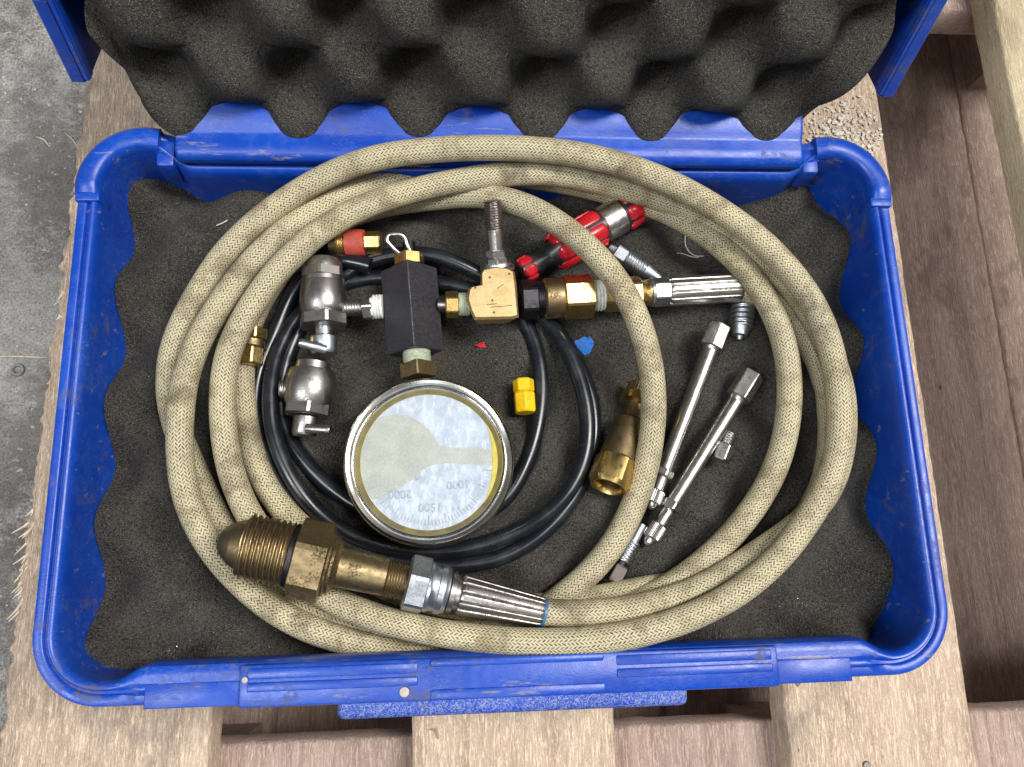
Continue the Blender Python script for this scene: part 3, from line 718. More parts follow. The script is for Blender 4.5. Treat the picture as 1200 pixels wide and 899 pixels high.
# left outlet to the valve
H = Axis((452, 359, -.0150), (398, 362, -.0165))
H.thread('thread_tape', 3, 17, 14.5, 'tape', man, 4, .06); H.hexa('steel_nut', 14, 27, 15.5, 'chrome', man, rot=.3); H.thread('nipple', 26, 54, 9.5, 'steel', man, 9, .08)
def needle_valve(parent, ax, k, name='needle_valve', top=True, pin=-1, **kw):
    """k scales stations; stations run from the cap to the pin barrel"""
    st = lambda L: [(d * k, r) for d, r in L]
    body = ax.lathe(name, st([(28, 22), (30, 25.5), (38, 26.5), (50, 27.5), (60, 26), (66, 23), (68, 21)]), 'steel', parent, 40, **kw)
    if top:
        ax.lathe('valve_cap', st([(0, 17), (2, 21), (8, 23), (13, 23)]), 'steel', body); ax.hexa('hex_nut', 12 * k, 24 * k, 25.5, 'steel', body, rot=.52)
    ax.lathe('valve_ring', st([(23, 22), (24, 24.5), (29, 24.5), (30, 22)]), 'steel', body)
    ax.hexa('hex_nut', 66 * k, 80 * k, 29, 'steel', body, rot=.25)
    ax.lathe('valve_stem', st([(79, 10), (92, 9.5)]), 'zinc', body)
    ax.lathe('pin_barrel', st([(90, 13), (92, 16), (108, 16), (111, 14)]), 'zinc', body)
    return body
VA = Axis((378, 305, -.0165), (380, 420, -.0165))
vb = needle_valve(man, VA, 1.0)
VP = Axis((382, 410, -.010), (350, 401, -.006)); VP.lathe('cross_pin', [(0, 5.5), (30, 5.5), (33, 4)], 'zinc', vb, 16)
# gauge neck and gauge
Nk = Axis((488, 411, -.0130), (491, 446, -.0130))
Nk.thread('thread_tape', 1, 15, 16.5, 'green_tape', man, 4, .05); Nk.hexa('neck_nut', 14, 32, 21, 'old_brass', man, rot=0, sides=4, ch=.04)
GC = P(502.5, 539, -.0015); gs = S(GC)
def glathe(name, st, mat, parent, seg=96, cap=True, sharp=35, **kw):
    V = []
    for r, z in st:
        for k in range(seg):
            t = 2 * math.pi * k / seg; V.append(GC + np.array([r * gs * math.cos(t), r * gs * math.sin(t), z]))
    n = len(st); Fc = [f[::-1] for f in grid_faces(n, seg, False, True)]
    if cap: Fc += [tuple(range(seg)), tuple((n - 1) * seg + k for k in range(seg))[::-1]]
    return mesh(name, V, Fc, mat, parent, sharp=sharp, **kw)
gb = glathe('pressure_gauge', [(80, -.0045), (96, -.0055), (96, -.019), (93, -.021), (60, -.0215)][::1], 'bezel', man)
glathe('bezel', [(100, -.0080), (101, -.0050), (100, -.0020), (98.5, -.0002), (96, .0006), (92.5, .0002), (90.5, -.0010), (89.5, -.0024), (87.5, -.0016), (85.8, -.0030), (85.0, -.0046), (97, -.0088)][::-1] + [], 'bezel', gb, cap=False)
glathe('seal_ring', [(87, -.0030), (86, -.0028), (81.5, -.0040), (80.5, -.0044), (80, -.0046)][::-1], 'gold', gb, cap=False)
def gdisc(name, pl, z, mat, parent, smoothn=0, **kw):
    pl = np.array(pl, float)
    if smoothn:
        q = np.vstack([pl, pl[:3]]); s3 = spline([(x, y, 0) for x, y in np.vstack([pl[-2:], pl, pl[:3]])], 1.2, 1); pl = s3[:, :2]
        a = np.linalg.norm(pl - pl[0], axis=1)
    V = [GC + np.array([x * gs, y * gs, z]) for x, y in pl]
    f = tuple(range(len(V)))
    a = sum(pl[i][0] * pl[(i + 1) % len(pl)][1] - pl[(i + 1) % len(pl)][0] * pl[i][1] for i in range(len(pl)))
    return mesh(name, V, [f if a > 0 else f[::-1]], mat, parent, smooth=False, **kw)
res = [(82, 12), (60, 14), (40, 15), (22, 16), (12, 19), (7, 27), (2, 36), (-8, 46), (-20, 53), (-32, 57), (-44, 57), (-56, 54), (-66, 48), (-74, 36), (-80, 18), (-81.5, 0), (-80, -16), (-75, -32), (-66, -44), (-58, -43), (-44, -36), (-30, -28), (-20, -21), (-8, -10), (4, -4), (22, -3), (45, -4), (66, -6), (81, -7)]
rs = []
for i in range(len(res)):
    (x0, y0), (x1, y1) = res[i], res[(i + 1) % len(res)]
    for t in (0, .25, .5, .75):
        x, y = x0 + (x1 - x0) * t, y0 + (y1 - y0) * t
        if math.hypot(x, y) < 79: x += 1.1 * mnoise.noise((x * .2, y * .2, 4)); y += 1.4 * mnoise.noise((x * .2, y * .2, 9))
        rs.append((x, y))
rsn = np.array(rs)
def sdist(x, y):
    a = rsn; b = np.roll(rsn, -1, 0); p = np.array([x, y]); ab = b - a
    t = np.clip(((p - a) * ab).sum(1) / (ab * ab).sum(1), 0, 1); d = np.linalg.norm(a + ab * t[:, None] - p, axis=1).min()
    cr = ((a[:, 1] > y) != (b[:, 1] > y)) & (x < (b[:, 0] - a[:, 0]) * (y - a[:, 1]) / (b[:, 1] - a[:, 1] + 1e-12) + a[:, 0])
    return d if cr.sum() % 2 else -d
V = [GC + np.array([0, 0, -.0043])]; st_ = [1 if sdist(0, 0) > 0 else 0]; nr, na = 34, 110
for i in range(1, nr + 1):
    for k in range(na):
        t = 2 * math.pi * k / na; x, y = 82.5 * i / nr * math.cos(t), 82.5 * i / nr * math.sin(t)
        V.append(GC + np.array([x * gs, y * gs, -.0043])); st_.append(min(1, max(0, .5 + sdist(x, y) / 5 + .35 * mnoise.noise((x * .16, y * .16, 3)))))
Fc = [(0, 1 + k, 1 + (k + 1) % na) for k in range(na)]
for i in range(nr - 1):
    for k in range(na): Fc.append((1 + i * na + k, 1 + (i + 1) * na + k, 1 + (i + 1) * na + (k + 1) % na, 1 + i * na + (k + 1) % na))
do = mesh('dial', V, Fc, 'dial', gb)
at = do.data.attributes.new('stain', 'FLOAT', 'POINT'); at.data.foreach_set('value', np.array(st_, dtype=np.float32))
gdisc('needle_hub', [(-14 + 3.2 * math.cos(t), -20 + 3.2 * math.sin(t)) for t in np.linspace(0, 6.283, 16, endpoint=False)], -.0039, 'print', gb)
t_ = np.linspace(R(-42), R(38), 24)
gdisc('yellow_stain', [(82 * math.cos(a), 82 * math.sin(a)) for a in t_] + [((82 - 6.5 * max(0, math.sin((a - R(-42)) / R(80) * math.pi)) ** 1.3 - .2) * math.cos(a), (82 - 6.5 * max(0, math.sin((a - R(-42)) / R(80) * math.pi)) ** 1.3 - .2) * math.sin(a)) for a in t_[::-1]], -.0040, 'yellow_stain', gb)
def text(s, x, y, size, parent, rot):
    cu = bpy.data.curves.new('t', 'FONT'); cu.body = s; cu.size = size * gs; cu.align_x = 'CENTER'; cu.align_y = 'CENTER'
    to = bpy.data.objects.new('t', cu); COL.objects.link(to); bpy.context.view_layer.update()
    me = bpy.data.meshes.new_from_object(to.evaluated_get(bpy.context.evaluated_depsgraph_get()))
    bpy.data.objects.remove(to)
    c, sn = math.cos(rot), math.sin(rot); V = []
    for v in me.vertices: V.append(GC + np.array([x * gs + v.co.x * c - v.co.y * sn, y * gs + v.co.x * sn + v.co.y * c, -.0040]))
    Fc = [tuple(p.vertices) for p in me.polygons]; bpy.data.meshes.remove(me)
    mesh('scale_number', V, Fc, 'print', parent, smooth=False)
text('2000', -34, -38, 14, gb, math.pi + .0); text('1500', 1, -54, 14, gb, math.pi); text('1000', 34, -28, 14, gb, math.pi + .1)
V = []; Fc = []
for i, t in enumerate(np.linspace(R(205), R(350), 46)):
    r0, r1 = (64 if i % 5 == 0 else 69), 75; wd = .55 if i % 5 == 0 else .32
    c, s_ = math.cos(t), math.sin(t); k = len(V)
    for rr, sg in ((r0, -1), (r1, -1), (r1, 1), (r0, 1)): V.append(GC + np.array([(rr * c - sg * wd * s_) * gs, (rr * s_ + sg * wd * c) * gs, -.0040]))
    Fc.append((k, k + 1, k + 2, k + 3) if True else 0)
mesh('scale_marks', V, [f[::-1] for f in Fc], 'print', gb, smooth=False)
gdisc('crystal', [(86.5 * math.cos(t), 86.5 * math.sin(t)) for t in np.linspace(0, 2 * math.pi, 72, endpoint=False)], -.0031, 'glass', gb)

# ================================================================== LOOSE VALVE
v2 = thing('needle_valve', 'loose dull steel needle valve with cross pin, lying below the manifold valve', 'valve', P(362, 450, -.033))
VB = Axis((372, 395, -.0190), (356, 512, -.0190))
body = VB.lathe('valve_body', [(40, 21), (42, 27), (52, 30), (66, 30.5), (78, 28), (82, 26)], 'steel', v2, 40)
VB.lathe('valve_ring', [(30, 16), (32, 20), (40, 20.5), (42, 19)], 'steel', v2)
VB.hexa('hex_nut', 80, 94, 28, 'steel', v2, rot=.3); VB.lathe('pin_barrel', [(93, 8), (95, 11), (96, 15), (114, 15), (117, 13)], 'steel', v2)
Q = Axis((360, 502, -.014), (388, 504, -.010)); Q.lathe('cross_pin', [(0, 6), (26, 6), (28, 4.5)], 'steel', v2, 16)
Q = Axis((348, 456, -.019), (326, 456, -.019)); Q.thread('inlet_thread', 4, 20, 11, 'chrome', v2, 4, .14)

# ================================================================== BLACK HOSE
blk_chain = [(434,312,-19),(404,304,-20),(372,308,-24),(345,338,-28),(322,392,-29),(303,437,-29),(298,475,-29),(303,512,-29),(320,552,-29),(345,592,-29),(385,627,-29),(430,650,-29),(480,661,-29),(530,664,-29),(580,657,-29),(620,638,-29),(655,607,-29),(682,565,-29),(695,520,-29),(695,475,-29),(684,440,-29),(665,405,-29),(640,372,-29),(600,350,-29),(548,339,-29),(515,331,-29),(470,325,-29),(420,327,-29),(375,345,-29),(342,380,-27),
 (322,420,-24),(316,462,-22),(318,500,-22),(330,538,-22),(348,572,-23),(378,606,-26),(420,632,-26.5),(470,645,-26.5),(530,646,-26.5),(590,630,-25),(640,605,-23),(672,570,-22),(688,525,-22),(688,480,-22),(678,440,-22),(660,400,-23),(638,372,-27),
 (605,347,-27),(570,326,-25),(545,312,-22),(520,302,-21),(490,296,-21),(458,299,-22),(425,308,-24),(395,330,-28),(360,370,-29.5),(336,420,-29.5),(328,470,-29.5),(334,510,-29.5),(352,535,-29.5),(380,565,-29.5),(430,600,-29.5),(500,615,-29.5),(560,605,-29.5),(592,588,-29.5),(612,555,-29.5),(628,510,-29.5),(635,455,-29.5),(630,412,-29.5),(614,374,-29.5),(600,345,-29.5)]
bh = thing('rubber_hose', 'thin glossy black rubber hose coiled under the pressure gauge', 'hose', P(500, 660, -.033))
tube('hose_tube', spline([P(u, v, h * mm) for u, v, h in blk_chain], .0018, 4), .0039, 'rubber', bh, 18)

# ================================================================== SMALL FITTINGS
f = thing('brass_fitting', 'small brass fitting with red band tucked under the hose coil', 'fitting', P(420, 285, -.030))
X = Axis((385, 286, -.0200), (450, 284, -.0180)); X.lathe('brass_tail', [(2, 13), (10, 14)], 'old_brass', f); X.thread('brass_thread', 9, 22, 15, 'brass', f, 4, .12)
X.lathe('red_band', [(20, 14), (21, 16.5), (32, 16.8), (42, 15.5), (43, 13)], 'dull_red', f); X.hexa('brass_hex', 42, 62, 13.5, 'brass', f, rot=.3)
f = thing('brass_fitting', 'brass hex fitting half hidden between cream and black hoses', 'fitting', P(300, 410, -.032))
X = Axis((297, 383, -.0225), (292, 436, -.0225)); X.hexa('brass_hex', 2, 16, 17, 'brass', f, rot=.1); X.lathe('brass_ring', [(15, 12), (17, 15), (24, 15), (26, 12)], 'old_brass', f); X.hexa('brass_hex', 25, 46, 16, 'brass', f, rot=.2)

# red and black tool
tl = thing('valve_tool', 'red and black ribbed valve tool with silver band, under the cream hose', 'tool', P(680, 280, -.031))
X = Axis((606, 322, -.0195), (754, 236, -.0195)); L = X.px
X.lathe('black_core', [(4, 8), (6, 13), (24, 13), (34, 10), (44, 12), (52, 19), (58, 20), (110, 20), (128, 20), (152, 20), (158, 17), (162, 10)], 'black_plastic', tl, 36)
X.lathe('silver_band', [(112, 20), (113, 21.4), (137, 21.4), (138, 20)], 'chrome', tl, 48)
def rib(ax, d0, d1, t, wid, r0, r1, parent):
    V = []; ds = [d0, d0 + 2.5, d0 + 5, d1 - 5, d1 - 2.5, d1]; hs = [.0, .75, 1, 1, .75, 0]; ws = [.55, .85, 1, 1, .85, .55]
    for d, hgt, wv in zip(ds, hs, ws):
        for q, e in ((-1, 0), (-.96, .8), (-.75, 1), (0, 1.04), (.75, 1), (.96, .8), (1, 0)):
            a = t + q * wid * wv; rr = ax.r(d, r0 + (r1 - r0) * e * (.15 + .85 * hgt)); V.append(ax.at(d) + rr * (math.cos(a) * ax.x + math.sin(a) * ax.y))
    Fc = grid_faces(6, 7) + [tuple(range(7)), tuple(35 + k for k in range(7))[::-1]]
    return mesh('red_rib', V, [f[::-1] for f in Fc], 'red', parent, sharp=40)
for k in range(6):
    t = R(60) * k + R(62)
    rib(X, 48, 111, t, .43, 18, 23.5, tl); rib(X, 139, 162, t, .43, 16, 22.5, tl); rib(X, 5, 22, t, .43, 11, 16, tl)

# zinc nipples
f = thing('zinc_nipple', 'small zinc plated hex nipple between cream hose and bright ferrule', 'fitting', P(745, 308, -.031))
X = Axis((714, 290, -.0245), (776, 330, -.0255)); X.lathe('stub', [(0, 5), (8, 7)], 'zinc', f, 20); X.hexa('hex_nut', 8, 24, 14, 'zinc', f, rot=.3); X.thread('thread', 23, 50, 11, 'zinc', f, 8, .12); X.lathe('tip', [(49, 10), (52, 9.5), (70, 5.5), (71, 4)], 'zinc', f, 24)
f = thing('zinc_plug', 'grey threaded plug with tapered nose beneath end of bright ferrule', 'fitting', P(868, 372, -.032))
X = Axis((874, 338, -.0265), (866, 400, -.0265)); X.hexa('hex_nut', 2, 14, 17, 'dark_steel', f, rot=.2); X.thread('thread', 13, 47, 14.5, 'zinc', f, 6, .10); X.lathe('nose', [(46, 12), (48, 11), (56, 9), (57, 5), (61, 3)], 'zinc', f, 24)

def extension(label, A0, B0, s, mir=0):
    f = thing('valve_extension', label, 'fitting', P((A0[0] + B0[0]) / 2, (A0[1] + B0[1]) / 2, -.032), 'valve extensions on the foam')
    X = Axis(A0, B0); L = X.px
    X.hexa('hex_head', 0, 36 * s, 14.5, 'chrome', f, rot=.25 + mir, ch=.04)
    X.lathe('hex_neck', [(35.5 * s, 11), (40 * s, 9.6)], 'chrome', f, 24)
    n0 = L - 58 * s
    X.lathe('shank', [(39 * s, 9.4), (n0 * .5, 9.0), (n0, 8.6)], 'chrome', f, 28)
    X.hexa('lock_nut', n0 - .5, n0 + 10 * s, 12.5, 'chrome', f, rot=.4, ch=.15)
    X.lathe('tip_barrel', [(n0 + 9 * s, 7), (n0 + 12 * s, 8), (n0 + 30 * s, 8)], 'chrome', f, 24)
    X.lathe('knurled_cap', [(n0 + 29 * s, 8), (n0 + 31 * s, 10.5), (n0 + 47 * s, 10.5), (n0 + 49 * s, 8.5)], 'chrome', f, 60, shape=lambda k, seg: 1 + .05 * (k % 2), sharp=20)
    X.lathe('dome_tip', [(n0 + 48 * s, 7.5), (n0 + 53 * s, 6.8), (n0 + 57 * s, 4), (n0 + 58 * s, 1.5)], 'chrome', f, 20)
    return X, f
extension('long bright valve extension with wide square head beside zinc plug', (843, 382, -.0255), (761, 597, -.0262), .82, .5)
extension('long bright valve extension with hex head leaning over a small cap', (882, 438, -.0240), (757, 640, -.0258), 1.0)
f = thing('hex_cap', 'small dull hex cap with ribbed top beside a long valve extension', 'fitting', P(848, 527, -.032))
X = Axis((855, 508, -.0275), (842, 541, -.0275)); X.thread('ribbed_top', 0, 15, 8.5, 'steel', f, 5, .08); X.hexa('hex_body', 14, 34, 12, 'chrome', f, rot=.3)
f = thing('zinc_valve_stem', 'small zinc threaded valve stem lying beside the inner cream hose loop', 'fitting', P(735, 650, -.032))
X = Axis((753, 614, -.0268), (716, 682, -.0275)); X.lathe('smooth_stem', [(0, 4), (1, 6), (24, 6.5)], 'zinc', f, 20); X.thread('thread', 23, 50, 9, 'zinc', f, 7, .10); X.lathe('neck', [(49, 7), (56, 7)], 'black_oxide', f, 20); X.hexa('square_head', 55, 77, 11, 'dark_steel', f, rot=.5, sides=4)

# brass connector with open bore
f = thing('brass_connector', 'flared brass connector with open threaded bore under the inner hose loop', 'fitting', P(722, 530, -.033))
X = Axis((752, 452, -.0285), (712, 572, -.0150))
X.lathe('knurled_knob', [(0, 12), (2, 15), (14, 15), (16, 13)], 'old_brass', f, 60, shape=lambda k, seg: 1 + .05 * (k % 2), sharp=20)
X.lathe('flange', [(15, 15), (17, 19), (25, 19.5), (27, 14)], 'brass', f); X.lathe('neck', [(26, 12), (34, 10.5), (44, 11), (46, 16)], 'old_brass', f)
X.lathe('flared_body', [(45, 14), (48, 17.5), (60, 18), (92, 22), (96, 22)], 'old_brass', f, cap=False)
# hex end as a shell with a bore
V = []; sd = 6; st = [(93, 23, 0), (96, 25.5, 0), (121, 25.5, 0), (126, 23, 0), (126, 18.5, 1), (123, 16.5, 1), (118, 15.5, 1), (112, 16.2, 1), (106, 15.5, 1), (100, 16, 1), (90, 15, 1)]
for d, r, rd in st:
    c = X.at(d); rr = X.r(d, r)
    for k in range(36):
        t = 2 * math.pi * k / 36; q = 1
        if not rd: q = min(1, .905 / math.cos(((t + .3 + math.pi / 6) % (math.pi / 3)) - math.pi / 6)) if d not in (93, 126) else .95
        V.append(c + rr * q * (math.cos(t) * X.x + math.sin(t) * X.y))
Fc = grid_faces(len(st), 36, False, True) + [tuple((len(st) - 1) * 36 + k for k in range(36))]
mesh('hex_socket', V, [f_[::-1] for f_ in Fc], 'brass', f, sharp=22); sink(X, [(95, 24), (124, 24)])

# plastic cap and scraps
f = thing('yellow_plug', 'small yellow plastic hex plug beside the black hose', 'plug', P(615, 465, -.033))
X = Axis((613, 444, -.0270), (616, 487, -.0262)); X.hexa('cap_crown', 1, 16, 12.5, 'yellow', f, rot=.1); X.hexa('cap_hex', 16.5, 40, 13.2, 'yellow', f, rot=.52)
poly = [(683, 386), (689, 393), (697, 402), (706, 403), (700, 408), (694, 416), (687, 419), (680, 412), (673, 402), (676, 394)]
def flake(name, poly, h, thick, mat, label, cat, curl=.002):
    q_ = []
    for i in range(len(poly)):
        (u0, v0), (u1, v1) = poly[i], poly[(i + 1) % len(poly)]
        for t in (0, .33, .67): q_.append((u0 + (u1 - u0) * t + random.uniform(-.3, .3), v0 + (v1 - v0) * t + random.uniform(-.3, .3)))
    poly = q_
    top = [P(u, v, h) for u, v in poly]; c = np.mean(top, axis=0); V = []
    for dz in (0, -thick):
        for ring in (1, .72):
            for i, p in enumerate(top):
                q = c + (p - c) * ring; q[2] += dz + (curl * (.35 + .8 * mnoise.noise((i * .55, ring, 3))) if ring == 1 else curl * .35 * mnoise.noise((i * .8, 5, 1))); V.append(q)
        V.append(c + np.array([0, 0, dz + curl * .15]))
    n = len(poly); m = 2 * n + 1; Fc = []
    for i in range(n):
        j = (i + 1) % n
        Fc += [(i, j, n + j, n + i), (n + i, n + j, 2 * n)]
        Fc += [(m + j, m + i, m + n + i, m + n + j), (m + n + j, m + n + i, m + 2 * n), (j, i, m + i, m + j)]
    a = sum(poly[i][0] * poly[(i + 1) % n][1] - poly[(i + 1) % n][0] * poly[i][1] for i in range(n))
    if a > 0: Fc = [f[::-1] for f in Fc]
    return mesh(name, V, Fc, mat, None, loc=c, sharp=20, label=label, cat=cat)
flakes = [('plastic_scrap', poly, .0006, 'blue_scrap', 'torn scrap of bright blue plastic lying on grey foam', 'scrap'),
          ('plastic_scrap', [(556, 405), (566, 401), (571, 402), (570, 408), (563, 407)], .0004, 'red', 'tiny torn red scrap on grey foam below the brass tee', 'scrap')]

# ================================================================== FOAM
PT = .0575; KF = 2 * math.pi / PT
nx, ny = 380, 260; FX, FY = .1882, .1200
gx = np.linspace(-FX, FX, nx); gy = np.linspace(-FY, FY, ny)
XX, YY = np.meshgrid(gx, gy, indexing='ij')
warp = np.array([[mnoise.noise((x * 9, y * 9, 1)) for y in gy[::6]] for x in gx[::6]])
def up(a, sh):
    i = np.linspace(0, a.shape[0] - 1, sh[0]); j = np.linspace(0, a.shape[1] - 1, sh[1])
    i0 = np.clip(i.astype(int), 0, a.shape[0] - 2); j0 = np.clip(j.astype(int), 0, a.shape[1] - 2); fi = (i - i0)[:, None]; fj = (j - j0)[None]
    return (a[i0][:, j0] * (1 - fi) + a[i0 + 1][:, j0] * fi) * (1 - fj) + (a[i0][:, j0 + 1] * (1 - fi) + a[i0 + 1][:, j0 + 1] * fi) * fj
wp_ = up(warp, (nx, ny)); w2 = up(np.array([[mnoise.noise((x * 14, y * 14, 8)) for y in gy[::6]] for x in gx[::6]]), (nx, ny))
egg = -np.cos(KF * (XX + .185 + .004 * wp_)) * np.cos(KF * (YY + .0265 + .004 * w2))
edge = np.clip((np.maximum(np.abs(XX) / FX * 1.0, (np.abs(YY) - (FY - FX * .34)) / (FX * .34)) - .66) / .34, 0, 1)
amp = .0072 + .0026 * edge ** 1.3
ZZ = -.0332 + amp * egg + .0012 * w2 + .0022 * edge
for (x, y, z, r) in SINK:
    i0, i1 = np.searchsorted(gx, (x - r * 1.6, x + r * 1.6)); j0, j1 = np.searchsorted(gy, (y - r * 1.6, y + r * 1.6))
    if i1 <= i0 or j1 <= j0: continue
    d2 = (XX[i0:i1, j0:j1] - x) ** 2 + (YY[i0:i1, j0:j1] - y) ** 2
    lim = z - ZR - np.sqrt(np.maximum(r * r - d2, 0)) + np.maximum(d2 - r * r, 0) / r * 1.2 - .0002
    lim = np.where(d2 < (1.6 * r) ** 2, lim, 9)
    ZZ[i0:i1, j0:j1] = np.minimum(ZZ[i0:i1, j0:j1], lim)
ZZ = np.maximum(ZZ, -.052)
for _ in range(2):
    Zp = np.pad(ZZ, 1, mode='edge'); ZZ = np.minimum(ZZ + .0006, (Zp[:-2, 1:-1] + Zp[2:, 1:-1] + Zp[1:-1, :-2] + Zp[1:-1, 2:] + 2 * ZZ) / 6)
def foam_mesh(name, top, bot, nx, ny, label):
    V = np.vstack([top.reshape(-1, 3), bot.reshape(-1, 3)]); n = nx * ny
    Fc = grid_faces(nx, ny)
    bd = [i * ny for i in range(nx)] + [(nx - 1) * ny + j for j in range(1, ny)] + [i * ny + ny - 1 for i in range(nx - 2, -1, -1)] + [j for j in range(ny - 2, 0, -1)]
    k = len(bd); base_i = {b: n + i for i, b in enumerate(bd)}
    V = np.vstack([top.reshape(-1, 3), bot.reshape(-1, 3)[bd]])
    for i in range(k):
        a, b = bd[i], bd[(i + 1) % k]; Fc.append((b, a, n + i, n + (i + 1) % k))
    Fc.append(tuple(n + i for i in range(k))[::-1])
    return mesh(name, V, [f for f in Fc], 'foam', None, loc=V.mean(axis=0), sharp=70, label=label, cat='foam')
# rounded corners of the pad
rc = .013; sxy = np.ones_like(XX)
def roundcorner(x, y, hx, hy, r):
    ax_, ay_ = np.abs(x), np.abs(y); k = np.maximum(ax_ / hx, ay_ / hy); k = np.maximum(k, 1e-6)
    bx, by = x / k, y / k          # matching point on the outer rectangle
    dx = np.maximum(np.abs(bx) - (hx - r), 0); dy = np.maximum(np.abs(by) - (hy - r), 0); dd = np.sqrt(dx * dx + dy * dy)
    s = np.where((dx > 0) & (dy > 0) & (dd > r), 1, 0)
    q = np.where(s > 0, r / np.maximum(dd, 1e-9), 1)
    nxp = np.sign(bx) * (np.abs(bx) - dx * (1 - q)); nyp = np.sign(by) * (np.abs(by) - dy * (1 - q))
    return nxp * k, nyp * k
RX, RY = roundcorner(XX, YY, FX, FY, rc)
top = np.stack([RX, RY, ZR + ZZ], -1); bot = np.stack([RX * .994, RY * .994, np.full_like(ZZ, ZR - .0595)], -1)
foam_mesh('foam_pad', top, bot, nx, ny, 'worn charcoal egg crate foam pad in the case base under the hoses')
def foam_h(x, y):
    i = int(np.clip((x + FX) / (2 * FX) * (nx - 1), 0, nx - 1)); j = int(np.clip((y + FY) / (2 * FY) * (ny - 1), 0, ny - 1)); return ZZ[i, j]
for nm, pl, th, mt, lb_, ct in flakes:
    c = P(np.mean([p[0] for p in pl]), np.mean([p[1] for p in pl]), -.034); flake(nm, pl, foam_h(c[0], c[1]) + .0008, th, mt, lb_, ct, .0012 if th > .0005 else .0005)

# lid foam
nx2, ny2 = 420, 280; FX2 = .1790
gx2 = np.linspace(-FX2, FX2, nx2); gs2 = np.linspace(-.003, .250, ny2)
X2, S2 = np.meshgrid(gx2, gs2, indexing='ij')
wa = up(np.array([[mnoise.noise((x * 11, s * 11, 21)) for s in gs2[::7]] for x in gx2[::7]]), (nx2, ny2))
wb = up(np.array([[mnoise.noise((x * 11, s * 11, 33)) for s in gs2[::7]] for x in gx2[::7]]), (nx2, ny2))
wc = up(np.array([[mnoise.noise((x * 26, s * 26, 5)) for s in gs2[::7]] for x in gx2[::7]]), (nx2, ny2))
P2 = .0585; K2 = 2 * math.pi / P2
e2 = np.cos(K2 * (X2 - .0195 + .009 * wa)) * np.cos(K2 * (S2 + .002 + .010 * wb * np.clip(S2 / .03, .2, 1)))
e2 = np.where(e2 < 0, -np.abs(e2) ** 1.5 * 1.9, np.abs(e2) ** .62)
e2 = np.where(e2 < 0, e2 * (1 - .5 * np.clip(1 - (S2 + .003) / .02, 0, 1) * np.clip((X2 + .12) / .08, .2, 1)), e2)
pp = .0045 + .0100 * e2 + .0030 * wc - .006 * np.clip((np.abs(X2) - .163) / .016, 0, 1) ** 2
# sag of the free lower edge: follows the corner cut
cut = np.clip((np.abs(X2) - .146) / .033, 0, 1)
S3 = S2 + (.034 * cut ** 2.2) * np.clip(1 - S2 / .09, 0, 1)
top2 = W(0, HGY, 0) + np.stack([X2, np.zeros_like(X2), np.zeros_like(X2)], -1) + S3[..., None] * LD + pp[..., None] * LN
bot2 = W(0, HGY, 0) + np.stack([X2, np.zeros_like(X2), np.zeros_like(X2)], -1) + np.maximum(S3, .0115)[..., None] * LD + (-.048) * LN
foam_mesh('foam_pad', top2, bot2, nx2, ny2, 'charcoal egg crate foam pad with deep hollows lining the raised lid')

# ================================================================== DEBRIS
def ring_nut(name, c, ro, ri, h, mat, label, cat):
    V = []
    for r, z in ((ri, 0), (ro, 0), (ro * 1.0, h * .8), (ro * .93, h), (ri * 1.08, h), (ri, h * .85)):
        for k in range(24): t = 2 * math.pi * k / 24; V.append(c + np.array([r * math.cos(t), r * math.sin(t), z]))
    return mesh(name, V, [f[::-1] for f in grid_faces(6, 24, True, True)], mat, None, loc=c, label=label, cat=cat)
c = P(21.5, 434, -ZR); ring_nut('washer', c, .0058, .0034, .0022, 'zinc', 'small zinc ring lying on the concrete floor beside the pallet', 'washer')
def sliver(u0, v0, u1, v1, h, r, label, mat='splinter', name='wood_splinter', cat='splinter', bow=.002):
    a, b = P(u0, v0, h) + [0, 0, r], P(u1, v1, h) + [0, 0, r]; m = (a + b) / 2 + np.array([bow * .4, bow, abs(bow) * .15])
    pth = spline([a, m, b], .002, 0); t = np.linspace(0, 1, len(pth))
    return tube(name, pth, r * (.35 + .65 * np.sin(math.pi * np.clip(t, .04, .96))), mat, None, 6, press=False, loc=a, label=label, cat=cat)
sliver(-6, 418, 56, 419.5, -ZR, .0010, 'long straw coloured splinter on concrete just behind the zinc ring', bow=.0004)
sliver(43, 161, 59, 173, -ZR, .0009, 'short pale splinter on concrete near the frayed pallet corner')
sliver(76, 156, 93, 177, -ZR, .0006, 'thin brown splinter on concrete touching the pallet shade')
sliver(503, 855, 514, 866, -.0658, .0005, 'tiny reddish wood shaving on the middle deck board', 'wood_dark')
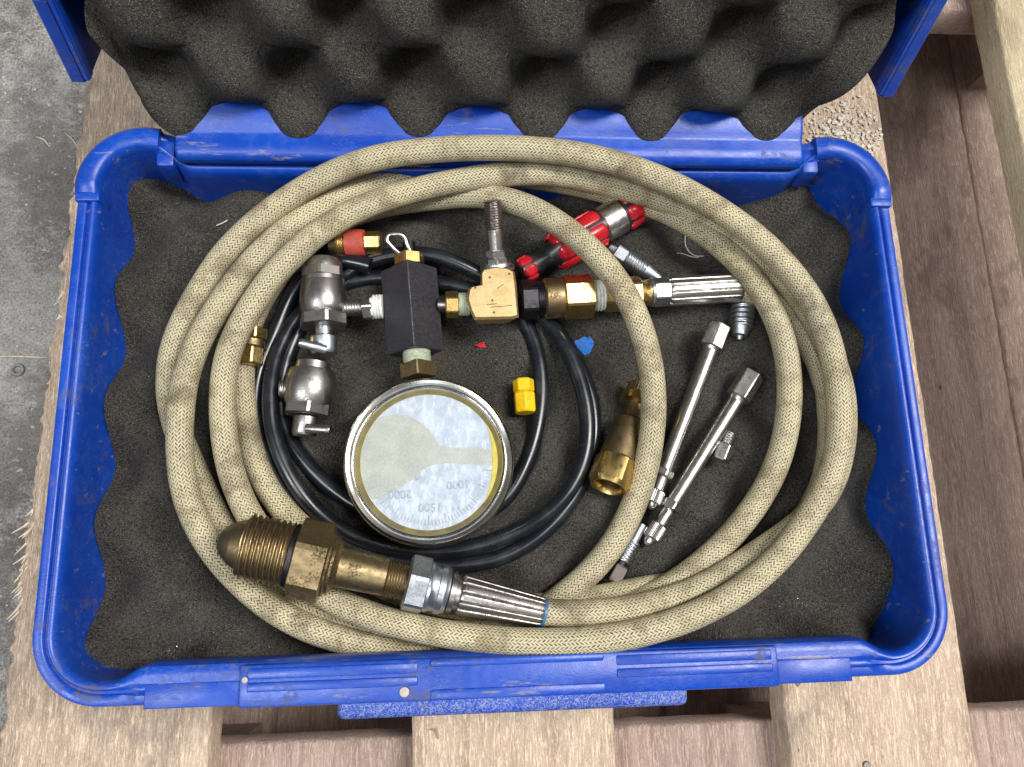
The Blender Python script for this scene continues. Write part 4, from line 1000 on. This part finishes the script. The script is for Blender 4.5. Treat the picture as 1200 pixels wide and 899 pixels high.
def specks(name, label, cat, pts, mat, smin, smax, flat=.5):
    V = []; Fc = []
    for p in pts:
        r = smin + (smax - smin) * random.random() ** 3.5; k = len(V); a = random.uniform(0, 6.28)
        q = [np.array([math.cos(a + t) * r * random.uniform(.5, 1.2), math.sin(a + t) * r * random.uniform(.5, 1.2), random.uniform(-.1, .3) * r]) for t in (0, 1.57, 3.14, 4.71)]
        V += [p + x for x in q] + [p + np.array([0, 0, r * flat]), p - np.array([0, 0, r * flat])]
        for i in range(4): j = (i + 1) % 4; Fc += [(k + i, k + j, k + 4), (k + j, k + i, k + 5)]
    return mesh(name, V, Fc, mat, None, loc=pts[0], smooth=False, label=label, cat=cat, kind='stuff')
pts_ = []
for _ in range(700):
    p = P(random.uniform(-60, 130), random.uniform(-40, 940), -ZR); 
    if p[0] < -.27: pts_.append(p + np.array([0, 0, .0004]))
specks('floor_grit', 'pale grit and paint flecks scattered over the concrete floor', 'grit', pts_, 'fleck', .0002, .0019, .3)
pts_ = []
for _ in range(1100):
    u = 985 + random.gauss(0, 26); v = 160 + random.gauss(0, 22)
    p = P(u, v, -.066)
    if p[0] < .2425 and p[1] > .140 and p[0] > .150: pts_.append(p + np.array([0, 0, .0006]))
specks('wood_chips', 'pale crumbs and chips on the deck board behind the case corner', 'chips', pts_, 'fleck', .0003, .0021, .4)
pts_ = []
for (u0, v0, n_, su, sv) in ((212, 762, 90, 16, 6), (922, 716, 90, 14, 12), (515, 690, 60, 22, 10), (335, 762, 30, 12, 4), (480, 665, 20, 20, 6)):
    for _ in range(n_):
        q = P(random.gauss(u0, su), random.gauss(v0, sv), -.036)
        if abs(q[0]) < FX - .004 and abs(q[1]) < FY - .002: q[2] = ZR + foam_h(q[0], q[1]) + .0003; pts_.append(q)
specks('metal_filings', 'glinting metal filings caught in the base foam', 'filings', pts_, 'filing', .00015, .0006, .6)
def lint(pl, r, label):
    q = []
    for u, v in pl:
        p = P(u, v, -.034); p[2] = ZR + foam_h(p[0], p[1]) + .0012; q.append(p)
    tube('lint_fibre', spline(q, .0008, 1), r, 'fibre', None, 5, press=False, loc=q[0], label=label, cat='lint')
lint([(805, 271), (806, 282), (811, 292), (818, 298), (825, 299)], .00025, 'curled pale thread on foam above the bright ferrule')
lint([(795, 294), (804, 294), (812, 298), (820, 300)], .0002, 'faint short thread on foam beside a curled pale thread')
lint([(257, 269), (263, 264), (268, 260)], .0003, 'tiny pale fibre on foam outside the coil')
